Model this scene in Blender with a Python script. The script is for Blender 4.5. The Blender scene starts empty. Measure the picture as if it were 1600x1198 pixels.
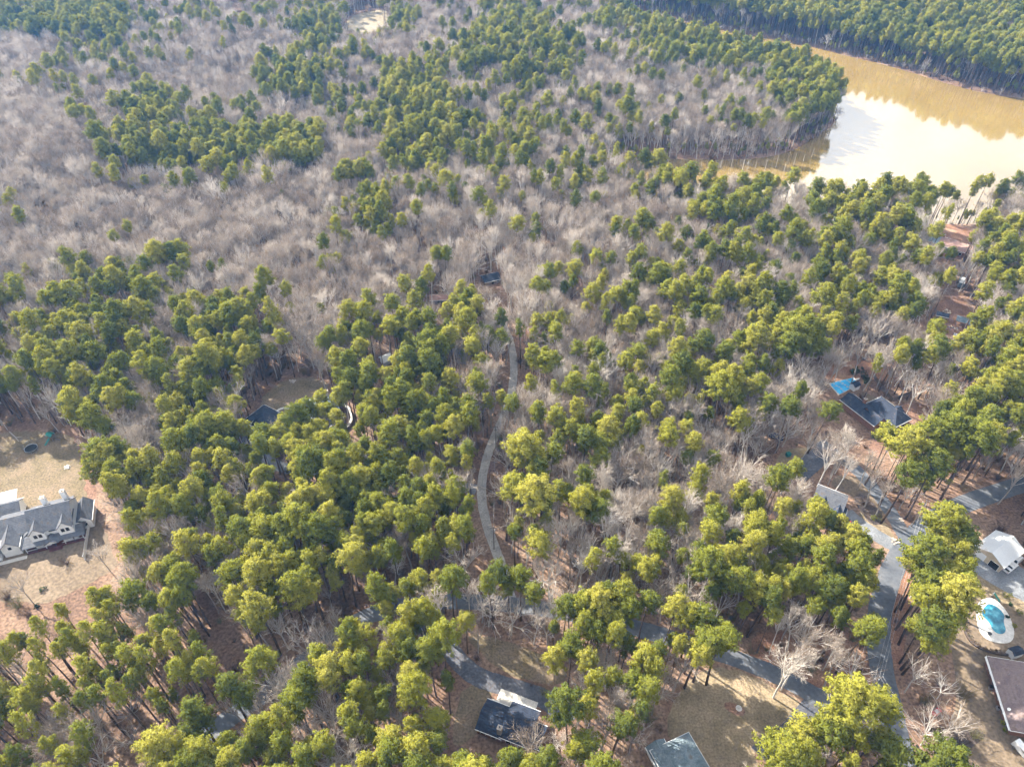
import bpy, math, random
import numpy as np
from mathutils import Vector, Matrix

random.seed(7); rng = np.random.default_rng(11)
S = bpy.context.scene
COL = S.collection

# ------------------------------------------------------------------ camera, sky, sun, exposure
F_PX, TH, CAM_H = 1111.0, math.radians(41.3), 180.0      # focal length in photo pixels, downward tilt, flying height
cam = bpy.data.objects.new('camera', bpy.data.cameras.new('camera'))
COL.objects.link(cam); S.camera = cam
cam.data.sensor_width = 36.0; cam.data.lens = 36.0 * F_PX / 1600.0
cam.data.clip_start = 1.0; cam.data.clip_end = 6000.0
cam.location = (0, 0, CAM_H); cam.rotation_euler = (math.pi / 2 - TH, 0, 0)

SUN_AZ, SUN_EL = math.radians(-52), math.radians(39)      # azimuth measured from the view direction (+Y) towards +X
W = bpy.data.worlds.new('World'); S.world = W; W.use_nodes = True
wn, wl = W.node_tree.nodes, W.node_tree.links; wn.clear()
sky = wn.new('ShaderNodeTexSky'); sky.sky_type = 'NISHITA'; sky.sun_disc = False
sky.sun_elevation = SUN_EL; sky.sun_rotation = SUN_AZ; sky.air_density = 1.0; sky.dust_density = 1.2; sky.altitude = 300
tc = wn.new('ShaderNodeTexCoord')
cl = wn.new('ShaderNodeTexNoise'); cl.inputs['Scale'].default_value = 2.6; cl.inputs['Detail'].default_value = 6; cl.inputs['Roughness'].default_value = .55
wl.new(tc.outputs['Generated'], cl.inputs['Vector'])
cr = wn.new('ShaderNodeValToRGB'); cr.color_ramp.elements[0].position = .27; cr.color_ramp.elements[1].position = .50
wl.new(cl.outputs['Fac'], cr.inputs['Fac'])
cm = wn.new('ShaderNodeMixRGB'); cm.inputs['Color2'].default_value = (12.0, 12.4, 13.0, 1)   # thin bright winter cloud over most of the sky
wl.new(cr.outputs['Color'], cm.inputs['Fac']); wl.new(sky.outputs['Color'], cm.inputs['Color1'])
bg = wn.new('ShaderNodeBackground'); bg.inputs['Strength'].default_value = 0.05
wl.new(cm.outputs['Color'], bg.inputs['Color'])
wo = wn.new('ShaderNodeOutputWorld'); wl.new(bg.outputs[0], wo.inputs['Surface'])

sun = bpy.data.objects.new('sun', bpy.data.lights.new('sun', 'SUN')); COL.objects.link(sun)
sun.data.energy = 5.0; sun.data.angle = math.radians(0.6); sun.data.color = (1.0, .93, .80)
sd = Vector((math.sin(SUN_AZ) * math.cos(SUN_EL), math.cos(SUN_AZ) * math.cos(SUN_EL), math.sin(SUN_EL)))
sun.rotation_euler = sd.to_track_quat('Z', 'Y').to_euler(); sun.location = sd * 400

S.view_settings.view_transform = 'Standard'; S.view_settings.look = 'None'
S.view_settings.exposure = 1.8; S.view_settings.gamma = 1.0; S.view_settings.use_curve_mapping = False
S.cycles.use_denoising = True; S.cycles.denoising_prefilter = 'ACCURATE'; S.cycles.use_adaptive_sampling = True; S.cycles.adaptive_threshold = .04; S.cycles.adaptive_min_samples = 16; S.cycles.max_bounces = 4; S.cycles.diffuse_bounces = 2; S.cycles.glossy_bounces = 2
S.cycles.transmission_bounces = 2; S.cycles.transparent_max_bounces = 4; S.cycles.volume_bounces = 0
S.cycles.sample_clamp_indirect = 6.0

# ------------------------------------------------------------------ survey helpers: photo pixel -> point of the land
CT, ST = math.cos(TH), math.sin(TH)
def G(px, py, z=0.0):
    a = (px - 800) / F_PX; b = (599 - py) / F_PX
    d = (a, CT + b * ST, -ST + b * CT); t = (z - CAM_H) / d[2]
    return (d[0] * t, d[1] * t)
def PX(x, y, z):
    dep = y * CT - (z - CAM_H) * ST; up = y * ST + (z - CAM_H) * CT
    return 800 + F_PX * x / dep, 599 - F_PX * up / dep
def inside(P, poly):                                       # vectorised point in polygon
    P = np.atleast_2d(P); x, y = P[:, 0], P[:, 1]; r = np.zeros(len(P), bool); n = len(poly)
    for i in range(n):
        x0, y0 = poly[i]; x1, y1 = poly[(i + 1) % n]
        if y0 == y1: continue
        r ^= ((y0 > y) != (y1 > y)) & (x < (x1 - x0) * (y - y0) / (y1 - y0) + x0)
    return r
def edge_dist(P, poly, closed=True):
    P = np.atleast_2d(P); best = np.full(len(P), 1e9); n = len(poly)
    for i in range(n if closed else n - 1):
        a = np.array(poly[i]); b = np.array(poly[(i + 1) % n]); ab = b - a
        t = np.clip(((P - a) @ ab) / max(ab @ ab, 1e-9), 0, 1)
        best = np.minimum(best, np.hypot(*(P - a - t[:, None] * ab).T))
    return best
def chaikin(pts, closed=True, it=2):
    for _ in range(it):
        out = []; n = len(pts)
        for i in range(n if closed else n - 1):
            p, q = pts[i], pts[(i + 1) % n]
            out += [(p[0] * .75 + q[0] * .25, p[1] * .75 + q[1] * .25), (p[0] * .25 + q[0] * .75, p[1] * .25 + q[1] * .75)]
        if not closed: out = [pts[0]] + out + [pts[-1]]
        pts = out
    return pts

# ------------------------------------------------------------------ materials
MATS = {}
def nodes(name):
    m = bpy.data.materials.new(name); m.use_nodes = True; nt = m.node_tree; nt.nodes.clear(); MATS[name] = m
    return m, nt.nodes, nt.links
def ramp(nd, stops):
    r = nd.new('ShaderNodeValToRGB'); e = r.color_ramp.elements
    while len(e) < len(stops): e.new(.5)
    for k, (p, c) in enumerate(stops): e[k].position = p; e[k].color = (*c, 1)
    return r
def surf(name, stops, scale=1.0, detail=4, rough=.85, bump=0.0, bump_scale=None, metal=0.0, spec=.3, wave=None, fine=None, coord='Object'):
    """noise-driven colour on real geometry; wave = (scale, axis) adds seams or courses as relief; fine = (scale, amount) grain"""
    m, nd, lk = nodes(name)
    tcn = nd.new('ShaderNodeTexCoord'); no = nd.new('ShaderNodeTexNoise')
    no.inputs['Scale'].default_value = scale; no.inputs['Detail'].default_value = detail; no.inputs['Roughness'].default_value = .6
    lk.new(tcn.outputs[coord], no.inputs['Vector'])
    r = ramp(nd, stops); lk.new(no.outputs['Fac'], r.inputs['Fac']); col = r.outputs['Color']
    if fine:
        n2 = nd.new('ShaderNodeTexNoise'); n2.inputs['Scale'].default_value = fine[0]; n2.inputs['Detail'].default_value = 3
        lk.new(tcn.outputs[coord], n2.inputs['Vector'])
        mp = nd.new('ShaderNodeMapRange'); mp.inputs['From Min'].default_value = .3; mp.inputs['From Max'].default_value = .7
        mp.inputs['To Min'].default_value = 1 - fine[1]; mp.inputs['To Max'].default_value = 1 + fine[1]
        lk.new(n2.outputs['Fac'], mp.inputs['Value'])
        vm = nd.new('ShaderNodeVectorMath'); vm.operation = 'SCALE'; lk.new(col, vm.inputs[0]); lk.new(mp.outputs[0], vm.inputs['Scale']); col = vm.outputs[0]
    b = nd.new('ShaderNodeBsdfPrincipled'); b.inputs['Roughness'].default_value = rough; b.inputs['Metallic'].default_value = metal
    b.inputs['Specular IOR Level'].default_value = spec
    lk.new(col, b.inputs['Base Color'])
    h = None
    if wave:
        wv = nd.new('ShaderNodeTexWave'); wv.bands_direction = wave[1]; wv.inputs['Scale'].default_value = wave[0]; wv.inputs['Distortion'].default_value = 0
        lk.new(tcn.outputs[coord], wv.inputs['Vector']); h = wv.outputs['Fac']
    elif bump:
        nb = nd.new('ShaderNodeTexNoise'); nb.inputs['Scale'].default_value = bump_scale or scale * 4; nb.inputs['Detail'].default_value = 4
        lk.new(tcn.outputs[coord], nb.inputs['Vector']); h = nb.outputs['Fac']
    if h is not None:
        bp = nd.new('ShaderNodeBump'); bp.inputs['Strength'].default_value = bump or .4; bp.inputs['Distance'].default_value = .15
        lk.new(h, bp.inputs['Height']); lk.new(bp.outputs[0], b.inputs['Normal'])
    o = nd.new('ShaderNodeOutputMaterial'); lk.new(b.outputs[0], o.inputs['Surface'])
    return m
def leafy(name, stops, transl=.25, scale=.25, per_object=.55):
    """foliage or bark: colour varies from tree to tree and through the crown"""
    m, nd, lk = nodes(name)
    oi = nd.new('ShaderNodeObjectInfo'); tcn = nd.new('ShaderNodeTexCoord'); no = nd.new('ShaderNodeTexNoise')
    no.inputs['Scale'].default_value = scale; no.inputs['Detail'].default_value = 3
    lk.new(tcn.outputs['Object'], no.inputs['Vector'])
    mx = nd.new('ShaderNodeMath'); mx.operation = 'MULTIPLY_ADD'
    mx.inputs[1].default_value = per_object; lk.new(oi.outputs['Random'], mx.inputs[0])
    m2 = nd.new('ShaderNodeMath'); m2.operation = 'MULTIPLY'; m2.inputs[1].default_value = 1 - per_object; lk.new(no.outputs['Fac'], m2.inputs[0])
    lk.new(m2.outputs[0], mx.inputs[2])
    r = ramp(nd, stops); lk.new(mx.outputs[0], r.inputs['Fac'])
    d = nd.new('ShaderNodeBsdfDiffuse'); lk.new(r.outputs['Color'], d.inputs['Color']); out = d
    if transl:
        t = nd.new('ShaderNodeBsdfTranslucent'); lk.new(r.outputs['Color'], t.inputs['Color'])
        ms = nd.new('ShaderNodeMixShader'); ms.inputs[0].default_value = transl; lk.new(d.outputs[0], ms.inputs[1]); lk.new(t.outputs[0], ms.inputs[2]); out = ms
    o = nd.new('ShaderNodeOutputMaterial'); lk.new(out.outputs[0], o.inputs['Surface'])
    return m

M_LITTER = surf('leaf_litter', [(.25, (.085, .052, .037)), (.45, (.165, .10, .068)), (.6, (.22, .145, .10)), (.8, (.30, .22, .155))], .05, 8, .95, .6, 2.2, fine=(1.3, .5))
M_STRAW = surf('pine_straw', [(.3, (.15, .078, .05)), (.5, (.235, .125, .08)), (.7, (.31, .205, .135))], .12, 6, .95, .5, 3, fine=(2.0, .45))
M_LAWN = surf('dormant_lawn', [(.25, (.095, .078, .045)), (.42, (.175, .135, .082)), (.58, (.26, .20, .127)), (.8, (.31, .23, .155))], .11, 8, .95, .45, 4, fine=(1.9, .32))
M_LAWNG = surf('darker_winter_lawn', [(.25, (.075, .062, .035)), (.42, (.145, .112, .066)), (.58, (.18, .135, .088)), (.8, (.20, .135, .092))], .13, 8, .95, .45, 4, fine=(1.7, .38))  # darker, browner tone than the dormant lawn
M_DIRT = surf('bare_sandy_yard', [(.25, (.103, .076, .050)), (.5, (.159, .119, .082)), (.75, (.241, .185, .129))], .07, 7, .95, .3, 4, fine=(1.1, .32))
M_CLAY = surf('red_clay', [(.3, (.135, .075, .052)), (.55, (.20, .115, .08)), (.8, (.27, .175, .12))], .2, 7, .95, .4, 4, fine=(1.6, .4))
M_FIELD = surf('pale_field', [(.3, (.20, .16, .10)), (.7, (.32, .27, .19))], .03, 6, .95, fine=(.5, .2))
M_ASPH = surf('worn_asphalt', [(.28, (.072, .079, .095)), (.5, (.102, .109, .124)), (.66, (.135, .138, .148)), (.80, (.15, .125, .105))], .2, 8, .8, .08, 9, fine=(1.1, .16))
M_ASPHD = surf('dark_asphalt', [(.3, (.055, .057, .068)), (.7, (.105, .105, .12))], .3, 6, .75, .1, 20, fine=(1.5, .35))
M_GRAV = surf('pale_gravel', [(.3, (.224, .213, .202)), (.55, (.347, .325, .297)), (.8, (.470, .437, .392))], .25, 7, .95, .3, 8, fine=(2.2, .25))
M_GRAVB = surf('blue_grey_gravel', [(.3, (.122, .130, .144)), (.55, (.194, .202, .216)), (.8, (.274, .274, .281))], .18, 7, .95, .3, 8, fine=(2.2, .25))
M_CONC = surf('concrete', [(.3, (.42, .39, .35)), (.7, (.58, .55, .50))], .5, 6, .85, fine=(3, .12))
M_CONCW = surf('white_pool_deck', [(.3, (.44, .42, .39)), (.6, (.58, .56, .53)), (.8, (.64, .62, .59))], .6, 7, .7, fine=(2.2, .14))
M_SH_GREY = surf('grey_shingle', [(.3, (.068, .073, .088)), (.58, (.11, .114, .13)), (.74, (.125, .092, .066))], .6, 5, .85, fine=(4, .25), wave=(1.1, 'Z'), bump=.25)
M_SH_NAVY = surf('navy_shingle', [(.3, (.013, .018, .033)), (.58, (.028, .037, .06)), (.74, (.125, .092, .066))], .5, 5, .8, fine=(4, .3), wave=(1.1, 'Z'), bump=.25)
M_SH_TEAL = surf('teal_grey_shingle', [(.3, (.10, .14, .165)), (.58, (.17, .21, .235)), (.74, (.125, .092, .066))], .5, 5, .85, fine=(4, .25), wave=(1.1, 'Z'), bump=.25)
M_SH_BROWN = surf('mauve_brown_shingle', [(.3, (.135, .10, .10)), (.58, (.205, .155, .15)), (.74, (.125, .092, .066))], .5, 5, .9, fine=(5, .3), wave=(1.1, 'Z'), bump=.25)
M_SH_TAUPE = surf('sunlit_taupe_shingle', [(.3, (.30, .26, .235)), (.7, (.40, .35, .31))], .5, 5, .9, fine=(4, .2), wave=(1.1, 'Z'), bump=.25)  # sunlit look of grey roof slopes put into the colour; on no roof
M_SH_RED = surf('faded_red_shingle', [(.3, (.24, .14, .12)), (.7, (.36, .24, .20))], .5, 5, .9, fine=(3, .25))
M_METAL = surf('pale_metal_roofing', [(.3, (.558, .574, .599)), (.7, (.640, .648, .656))], .4, 4, .45, wave=(3.2, 'X'), bump=.15, spec=.5)
M_WHITE = surf('white_siding', [(.3, (.72, .73, .74)), (.7, (.80, .80, .80))], .6, 3, .6, wave=(2.2, 'Z'), bump=.2)
M_TRIM = surf('white_trim', [(.3, (.76, .76, .75)), (.7, (.82, .82, .81))], 1, 3, .5)
M_TAN = surf('tan_siding', [(.3, (.50, .42, .30)), (.7, (.60, .51, .38))], .8, 4, .7, wave=(2.2, 'Z'), bump=.2)
M_BRICK = surf('red_brown_brick', [(.3, (.20, .10, .075)), (.7, (.31, .17, .125))], 3, 4, .9, fine=(6, .3))
M_DECKR = surf('dark_red_deck', [(.3, (.085, .028, .03)), (.7, (.15, .05, .05))], 1, 4, .8, wave=(3, 'X'), bump=.3)
M_GLASS = surf('dark_window_glass', [(.3, (.012, .014, .018)), (.7, (.03, .034, .042))], .4, 2, .08, spec=.6)
M_DARK = surf('interior_shade', [(.3, (.012, .011, .011)), (.7, (.03, .028, .026))], 1, 2, .9)  # shade seen inside openings, put into a flat dark colour
M_BLACK = surf('black_paint', [(.3, (.012, .012, .014)), (.7, (.03, .03, .034))], 1, 2, .35, spec=.5)
M_WOOD = surf('weathered_wood', [(.3, (.15, .115, .09)), (.7, (.28, .22, .175))], 2, 5, .9, fine=(8, .3))
M_POLE = surf('creosote_pole', [(.3, (.10, .08, .065)), (.7, (.19, .155, .13))], 2, 4, .9)
M_STONE = surf('field_stone', [(.3, (.28, .24, .2)), (.7, (.46, .40, .34))], 1.5, 5, .9, .4)
M_STEEL = surf('galvanised_steel', [(.3, (.40, .41, .43)), (.7, (.55, .56, .58))], 2, 3, .4, metal=.6)
M_WIRE = surf('aluminium_wire', [(.3, (.30, .30, .30)), (.7, (.40, .40, .40))], 1, 2, .5)
M_TARP = surf('blue_pool_tarp', [(.3, (.012, .27, .58)), (.7, (.05, .48, .82))], .45, 5, .35, .5, 1.2, spec=.5)
M_POOL = surf('pool_water', [(.35, (.012, .105, .17)), (.55, (.03, .20, .28)), (.68, (.10, .36, .44))], .5, 4, .06, .1, 3, spec=.5)
M_GREENP = surf('green_plastic', [(.3, (.006, .10, .085)), (.7, (.012, .17, .14))], 1, 3, .4)
M_REDP = surf('red_paint', [(.3, (.42, .03, .04)), (.7, (.55, .06, .06))], 1, 3, .4)
M_WHP = surf('white_car_paint', [(.3, (.72, .73, .75)), (.7, (.8, .8, .8))], 1, 2, .25, spec=.5)
M_BLUEP = surf('dark_blue_paint', [(.3, (.01, .025, .07)), (.7, (.02, .045, .11))], 1, 2, .25, spec=.5)
M_RUBBER = surf('tyre_rubber', [(.3, (.012, .012, .012)), (.7, (.025, .025, .025))], 3, 2, .9)
M_MULCH = surf('dark_mulch', [(.3, (.05, .038, .032)), (.7, (.12, .09, .075))], .8, 6, .95, .5, 5, fine=(2, .4))
M_PINE = leafy('pine_needles', [(.14, (.09, .11, .027)), (.36, (.185, .20, .034)), (.60, (.275, .268, .042)), (.86, (.355, .325, .065))], .34, .3, .58)
M_PINEDARK = leafy('evergreen_leaves', [(.2, (.014, .032, .012)), (.8, (.04, .07, .022))], .15)
M_YEL = leafy('yellow_green_shrub', [(.2, (.16, .20, .02)), (.8, (.30, .30, .03))], .2)
M_PBARK = leafy('pine_bark', [(.2, (.066, .050, .043)), (.8, (.150, .110, .090))], 0, 1.2)
M_BBARK = leafy('grey_bark', [(.2, (.275, .244, .219)), (.5, (.413, .375, .344)), (.8, (.600, .562, .525))], 0, .6)
M_TWIG = leafy('winter_twigs', [(.15, (.21, .16, .125)), (.45, (.35, .285, .23)), (.7, (.47, .40, .335)), (.9, (.60, .53, .46))], .12, .3, .75)
M_PINK = leafy('budding_red_twigs', [(.2, (.38, .17, .13)), (.8, (.48, .25, .19))], .1)
M_PALE = leafy('pale_sycamore_bark', [(.2, (.442, .399, .340)), (.8, (.578, .535, .476))], 0, .5)
M_GOLD = leafy('dry_beech_leaves', [(.2, (.32, .19, .085)), (.8, (.45, .29, .14))], .2)
M_BRUSH = leafy('undergrowth_twigs', [(.2, (.11, .075, .055)), (.6, (.18, .13, .10)), (.9, (.15, .15, .06))], .1, .4, .8)

# muddy lake water: silt colour below a sky-reflecting surface
mw, nd, lk = nodes('muddy_lake_water')
tcn = nd.new('ShaderNodeTexCoord'); n1 = nd.new('ShaderNodeTexNoise'); n1.inputs['Scale'].default_value = .02; n1.inputs['Detail'].default_value = 5
lk.new(tcn.outputs['Object'], n1.inputs['Vector']); r = ramp(nd, [(.3, (.235, .155, .047)), (.7, (.30, .205, .066))]); lk.new(n1.outputs['Fac'], r.inputs['Fac'])
b = nd.new('ShaderNodeBsdfDiffuse'); lk.new(r.outputs['Color'], b.inputs['Color'])
gl = nd.new('ShaderNodeBsdfGlossy'); gl.inputs['Roughness'].default_value = .07; fr = nd.new('ShaderNodeFresnel'); fr.inputs['IOR'].default_value = 5.5; ms = nd.new('ShaderNodeMixShader')
lk.new(fr.outputs[0], ms.inputs[0]); lk.new(b.outputs[0], ms.inputs[1]); lk.new(gl.outputs[0], ms.inputs[2])
n2 = nd.new('ShaderNodeTexNoise'); n2.inputs['Scale'].default_value = .35; n2.inputs['Detail'].default_value = 5; mpn = nd.new('ShaderNodeMapping'); mpn.inputs['Scale'].default_value = (.45, 1.6, 1); mpn.inputs['Rotation'].default_value = (0, 0, .5); lk.new(tcn.outputs['Object'], mpn.inputs['Vector']); lk.new(mpn.outputs[0], n2.inputs['Vector'])
bp = nd.new('ShaderNodeBump'); bp.inputs['Strength'].default_value = .12; bp.inputs['Distance'].default_value = .08
lk.new(n2.outputs['Fac'], bp.inputs['Height']); lk.new(bp.outputs[0], gl.inputs['Normal'])
o = nd.new('ShaderNodeOutputMaterial'); lk.new(ms.outputs[0], o.inputs['Surface']); M_LAKE = mw

# ------------------------------------------------------------------ mesh helpers
class MB:
    def __init__(s): s.v = []; s.f = []
    def add(s, vs, fs):
        n = len(s.v); s.v += [tuple(p) for p in vs]; s.f += [tuple(i + n for i in f) for f in fs]; return s
    def box(s, x0, x1, y0, y1, z0, z1):
        return s.add([(x0, y0, z0), (x1, y0, z0), (x1, y1, z0), (x0, y1, z0), (x0, y0, z1), (x1, y0, z1), (x1, y1, z1), (x0, y1, z1)],
                     [(0, 3, 2, 1), (4, 5, 6, 7), (0, 1, 5, 4), (1, 2, 6, 5), (2, 3, 7, 6), (3, 0, 4, 7)])
    def prism(s, poly, z0, z1):
        n = len(poly)
        a = sum(poly[i][0] * poly[(i + 1) % n][1] - poly[(i + 1) % n][0] * poly[i][1] for i in range(n))
        if a < 0: poly = poly[::-1]
        return s.add([(x, y, z0) for x, y in poly] + [(x, y, z1) for x, y in poly],
                     [tuple(range(n - 1, -1, -1)), tuple(range(n, 2 * n))] + [(i, (i + 1) % n, n + (i + 1) % n, n + i) for i in range(n)])
    def sheet(s, poly, z):
        n = len(poly); a = sum(poly[i][0] * poly[(i + 1) % n][1] - poly[(i + 1) % n][0] * poly[i][1] for i in range(n))
        if a < 0: poly = poly[::-1]
        return s.add([(x, y, z) for x, y in poly], [tuple(range(n))])
    def slab(s, pts, t):                                   # a thick panel: polygon pts in space, thickened by t along its normal
        p = [Vector(q) for q in pts]; nn = (p[1] - p[0]).cross(p[2] - p[0]).normalized() * t; n = len(p)
        return s.add([tuple(q) for q in p] + [tuple(q - nn) for q in p],
                     [tuple(range(n)), tuple(range(2 * n - 1, n - 1, -1))] + [(i, n + i, n + (i + 1) % n, (i + 1) % n) for i in range(n)])
    def tube(s, pts, rad, k=6, cap=True):
        base = len(s.v); P = [Vector(p) for p in pts]
        for i, p in enumerate(P):
            d = (P[min(i + 1, len(P) - 1)] - P[max(i - 1, 0)]).normalized()
            u = d.cross(Vector((0, 0, 1)) if abs(d.z) < .9 else Vector((1, 0, 0))).normalized(); w = d.cross(u)
            r = rad[i] if hasattr(rad, '__len__') else rad
            for j in range(k):
                a = 2 * math.pi * j / k; q = p + u * (r * math.cos(a)) + w * (r * math.sin(a)); s.v.append(tuple(q))
        for i in range(len(P) - 1):
            for j in range(k):
                a = base + i * k + j; b2 = base + i * k + (j + 1) % k
                s.f.append((a, b2, b2 + k, a + k))
        if cap and k > 2:
            s.f.append(tuple(base + j for j in range(k - 1, -1, -1))); s.f.append(tuple(base + (len(P) - 1) * k + j for j in range(k)))
        return s
    def mesh(s, name, mat=None, smooth=False):
        m = bpy.data.meshes.new(name); m.from_pydata(s.v, [], s.f)
        for mm in (mat if isinstance(mat, (list, tuple)) else [mat] if mat else []): m.materials.append(mm)
        if smooth:
            for p in m.polygons: p.use_smooth = True
        m.update(); return m
    def build(s, name, mat, parent=None, smooth=False, loc=None, rz=0):
        o = bpy.data.objects.new(name, s.mesh(name, mat, smooth)); COL.objects.link(o)
        if parent is not None: o.parent = parent
        if loc is not None: o.location = loc
        o.rotation_euler.z = rz
        return o
def tag(o, label=None, cat=None, group=None, kind=None):
    if label: o['label'] = label
    if cat: o['category'] = cat
    if group: o['group'] = group
    if kind: o['kind'] = kind
    return o
def thing(name, label, cat, loc=(0, 0, 0), rz=0, group=None):
    o = bpy.data.objects.new(name, None); COL.objects.link(o); o.empty_display_size = .5
    o.location = loc if len(loc) == 3 else (*loc, 0); o.rotation_euler.z = rz
    return tag(o, label, cat, group)
def part(name, mb, mat, parent, smooth=False): return mb.build(name, mat, parent, smooth)
def copy_tree(o, parent=None):
    c = o.copy(); COL.objects.link(c); c.parent = parent
    for ch in o.children: copy_tree(ch, c)
    return c

# ------------------------------------------------------------------ the land: lake, terrain
WATER_Z = -2.0
LAKE_PX = [(975, 12), (1045, 29), (1100, 43), (1180, 57), (1262, 73), (1330, 90), (1400, 107), (1450, 123), (1500, 138), (1550, 149), (1600, 156), (1760, 175), (2050, 200), (2050, 380),
           (1760, 365), (1640, 350), (1575, 347), (1500, 348), (1420, 347), (1330, 345), (1250, 342), (1150, 336), (1060, 326), (985, 300), (930, 268), (945, 252), (1010, 252), (1062, 250), (1130, 252),
           (1200, 249), (1245, 236), (1270, 221), (1293, 206), (1309, 194), (1308, 180), (1290, 160), (1255, 136), (1200, 116), (1100, 95), (1000, 70), (950, 35)]
LAKE = chaikin([G(x, y, WATER_Z) for x, y in LAKE_PX], True, 2)
def hillness(P):
    d = edge_dist(P, LAKE); ins = inside(P, LAKE)
    return d, ins
def height(P):
    P = np.atleast_2d(np.asarray(P, float)); x, y = P[:, 0], P[:, 1]
    d, ins = hillness(P)
    f = np.clip((y - 255) / 120, 0, 1); f = f * f * (3 - 2 * f); f *= np.clip((d - 18) / 70, 0, 1)
    f *= np.where(x > 150, np.clip((np.abs(x - 210) - 45) / 60, 0, 1) * (x < 210) + (x >= 210) * np.clip((x - 260) / 60, 0, 1), 1)
    h = f * (4 + 3.2 * np.sin(x * .021 + 1.3) + 2.6 * np.sin(y * .027 + x * .008) + 1.6 * np.sin(x * .05 - y * .033))
    bank = np.where(ins, -2.7 - np.minimum(d, 12) * .25, np.minimum(0, -2.7 + d * .42))
    return np.where(ins | (d < 7), np.minimum(h, bank), h)
xs = np.concatenate([np.linspace(-1250, -560, 12), np.arange(-550, 551, 5.0), np.linspace(560, 1250, 12)])
ys = np.concatenate([np.linspace(-900, 10, 12), np.arange(15, 900, 5.0), np.linspace(910, 1600, 10)])
XX, YY = np.meshgrid(xs, ys); PT = np.stack([XX.ravel(), YY.ravel()], 1); ZZ = height(PT)
me = bpy.data.meshes.new('ground'); nx, ny = len(xs), len(ys)
idx = np.arange(nx * ny).reshape(ny, nx)
q = np.stack([idx[:-1, :-1], idx[:-1, 1:], idx[1:, 1:], idx[1:, :-1]], -1).reshape(-1, 4)
me.from_pydata(np.column_stack([PT, ZZ]).tolist(), [], q.tolist()); me.materials.append(M_LITTER)
for p in me.polygons: p.use_smooth = True
ground = bpy.data.objects.new('ground', me); COL.objects.link(ground); tag(ground, 'rust brown leaf littered forest floor', kind='structure')
def swell(poly, r_):
    out = []; n = len(poly); ar = sum(poly[i][0] * poly[(i + 1) % n][1] - poly[(i + 1) % n][0] * poly[i][1] for i in range(n)); sg = 1 if ar > 0 else -1
    for i in range(n):
        a, b2 = poly[i - 1], poly[(i + 1) % n]; dx, dy = b2[0] - a[0], b2[1] - a[1]; l_ = math.hypot(dx, dy) or 1; out.append((poly[i][0] + sg * dy / l_ * r_, poly[i][1] - sg * dx / l_ * r_))
    return out
tag(MB().sheet(swell(LAKE, 3.5), WATER_Z).build('lake', M_LAKE), 'muddy ochre lake reflecting bright white sky', kind='structure')

# ------------------------------------------------------------------ roads, drives, yards (thin sheets one above the other)
HARD = []; NO_BASE = []          # (polygon on the land, margin): no tree stands here
def jit(poly, a): return [(x + random.uniform(-a, a), y + random.uniform(-a, a)) for x, y in poly]
def yard(name, px, mat, z, label, ragged=.5, block=True, smooth=2, margin=.5):
    poly = [G(*p) for p in px]
    if smooth: poly = chaikin(poly, True, smooth)
    if ragged:
        out = []
        for i in range(len(poly)):
            p, q2 = poly[i], poly[(i + 1) % len(poly)]; n = max(1, int(math.dist(p, q2) / 1.5))
            out += [(p[0] + (q2[0] - p[0]) * k / n, p[1] + (q2[1] - p[1]) * k / n) for k in range(n)]
        poly = jit(out, ragged)
    if block: NO_BASE.append((poly, margin))
    return tag(MB().sheet(poly, z).build(name, mat), label, kind='structure')
ROAD_LINES = []
def ribbon(name, px, width, mat, z, label, it=3, block=True, edge=.12):
    c = chaikin([G(*p) for p in px], False, it); ROAD_LINES.append((c, width / 2 if block else width / 2 - 2.6))
    L, R = [], []
    for i, p in enumerate(c):
        a, b2 = c[max(i - 1, 0)], c[min(i + 1, len(c) - 1)]; dx, dy = b2[0] - a[0], b2[1] - a[1]; l = math.hypot(dx, dy) or 1
        nx_, ny_ = -dy / l, dx / l; w = width / 2
        L.append((p[0] + nx_ * (w + random.uniform(-edge, edge)), p[1] + ny_ * (w + random.uniform(-edge, edge)), z)); R.append((p[0] - nx_ * (w + random.uniform(-edge, edge)), p[1] - ny_ * (w + random.uniform(-edge, edge)), z))
    m = MB(); n = len(c); m.add(L + R, [(i, n + i, n + i + 1, i + 1) for i in range(n - 1)])
    return tag(m.build(name, mat), label, kind='structure')

ROAD_E = [(1450, 1330), (1425, 1235), (1403, 1160), (1386, 1090), (1373, 1020), (1372, 970), (1381, 925), (1398, 880), (1422, 845), (1455, 812), (1500, 789), (1560, 768), (1640, 742), (1760, 700)]
ROAD_S = [(180, 1260), (270, 1180), (340, 1135), (420, 1078), (480, 1030), (545, 975), (610, 948), (690, 938), (780, 942), (860, 952), (940, 968), (1010, 985), (1080, 1006), (1150, 1028), (1210, 1052), (1270, 1084), (1320, 1112), (1365, 1140), (1398, 1150)]
ribbon('road', ROAD_E, 6.2, M_ASPH, .06, 'grey asphalt road running past the pool and garage')
ribbon('road', ROAD_S, 5.0, M_ASPH, .045, 'grey asphalt lane curving through the pines to the junction')
ribbon('driveway', [(762, 455), (766, 470), (775, 485), (783, 500), (797, 530), (803, 560), (803, 590), (797, 625), (782, 662), (766, 698), (755, 735), (751, 770), (758, 815), (775, 860), (790, 900), (800, 945)], 3.0, M_GRAV, .03, 'pale gravel driveway winding up through the woods')
ribbon('driveway', [(1421, 852), (1408, 828), (1392, 800), (1372, 772), (1350, 745), (1325, 722), (1300, 705), (1280, 690)], 4.6, M_ASPH, .033, 'asphalt driveway climbing from the junction to the tarp pool house')
ribbon('driveway', [(1296, 700), (1280, 712), (1262, 728), (1242, 745)], 7.0, M_ASPHD, .036, 'short dark asphalt parking pad below the green box')
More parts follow.
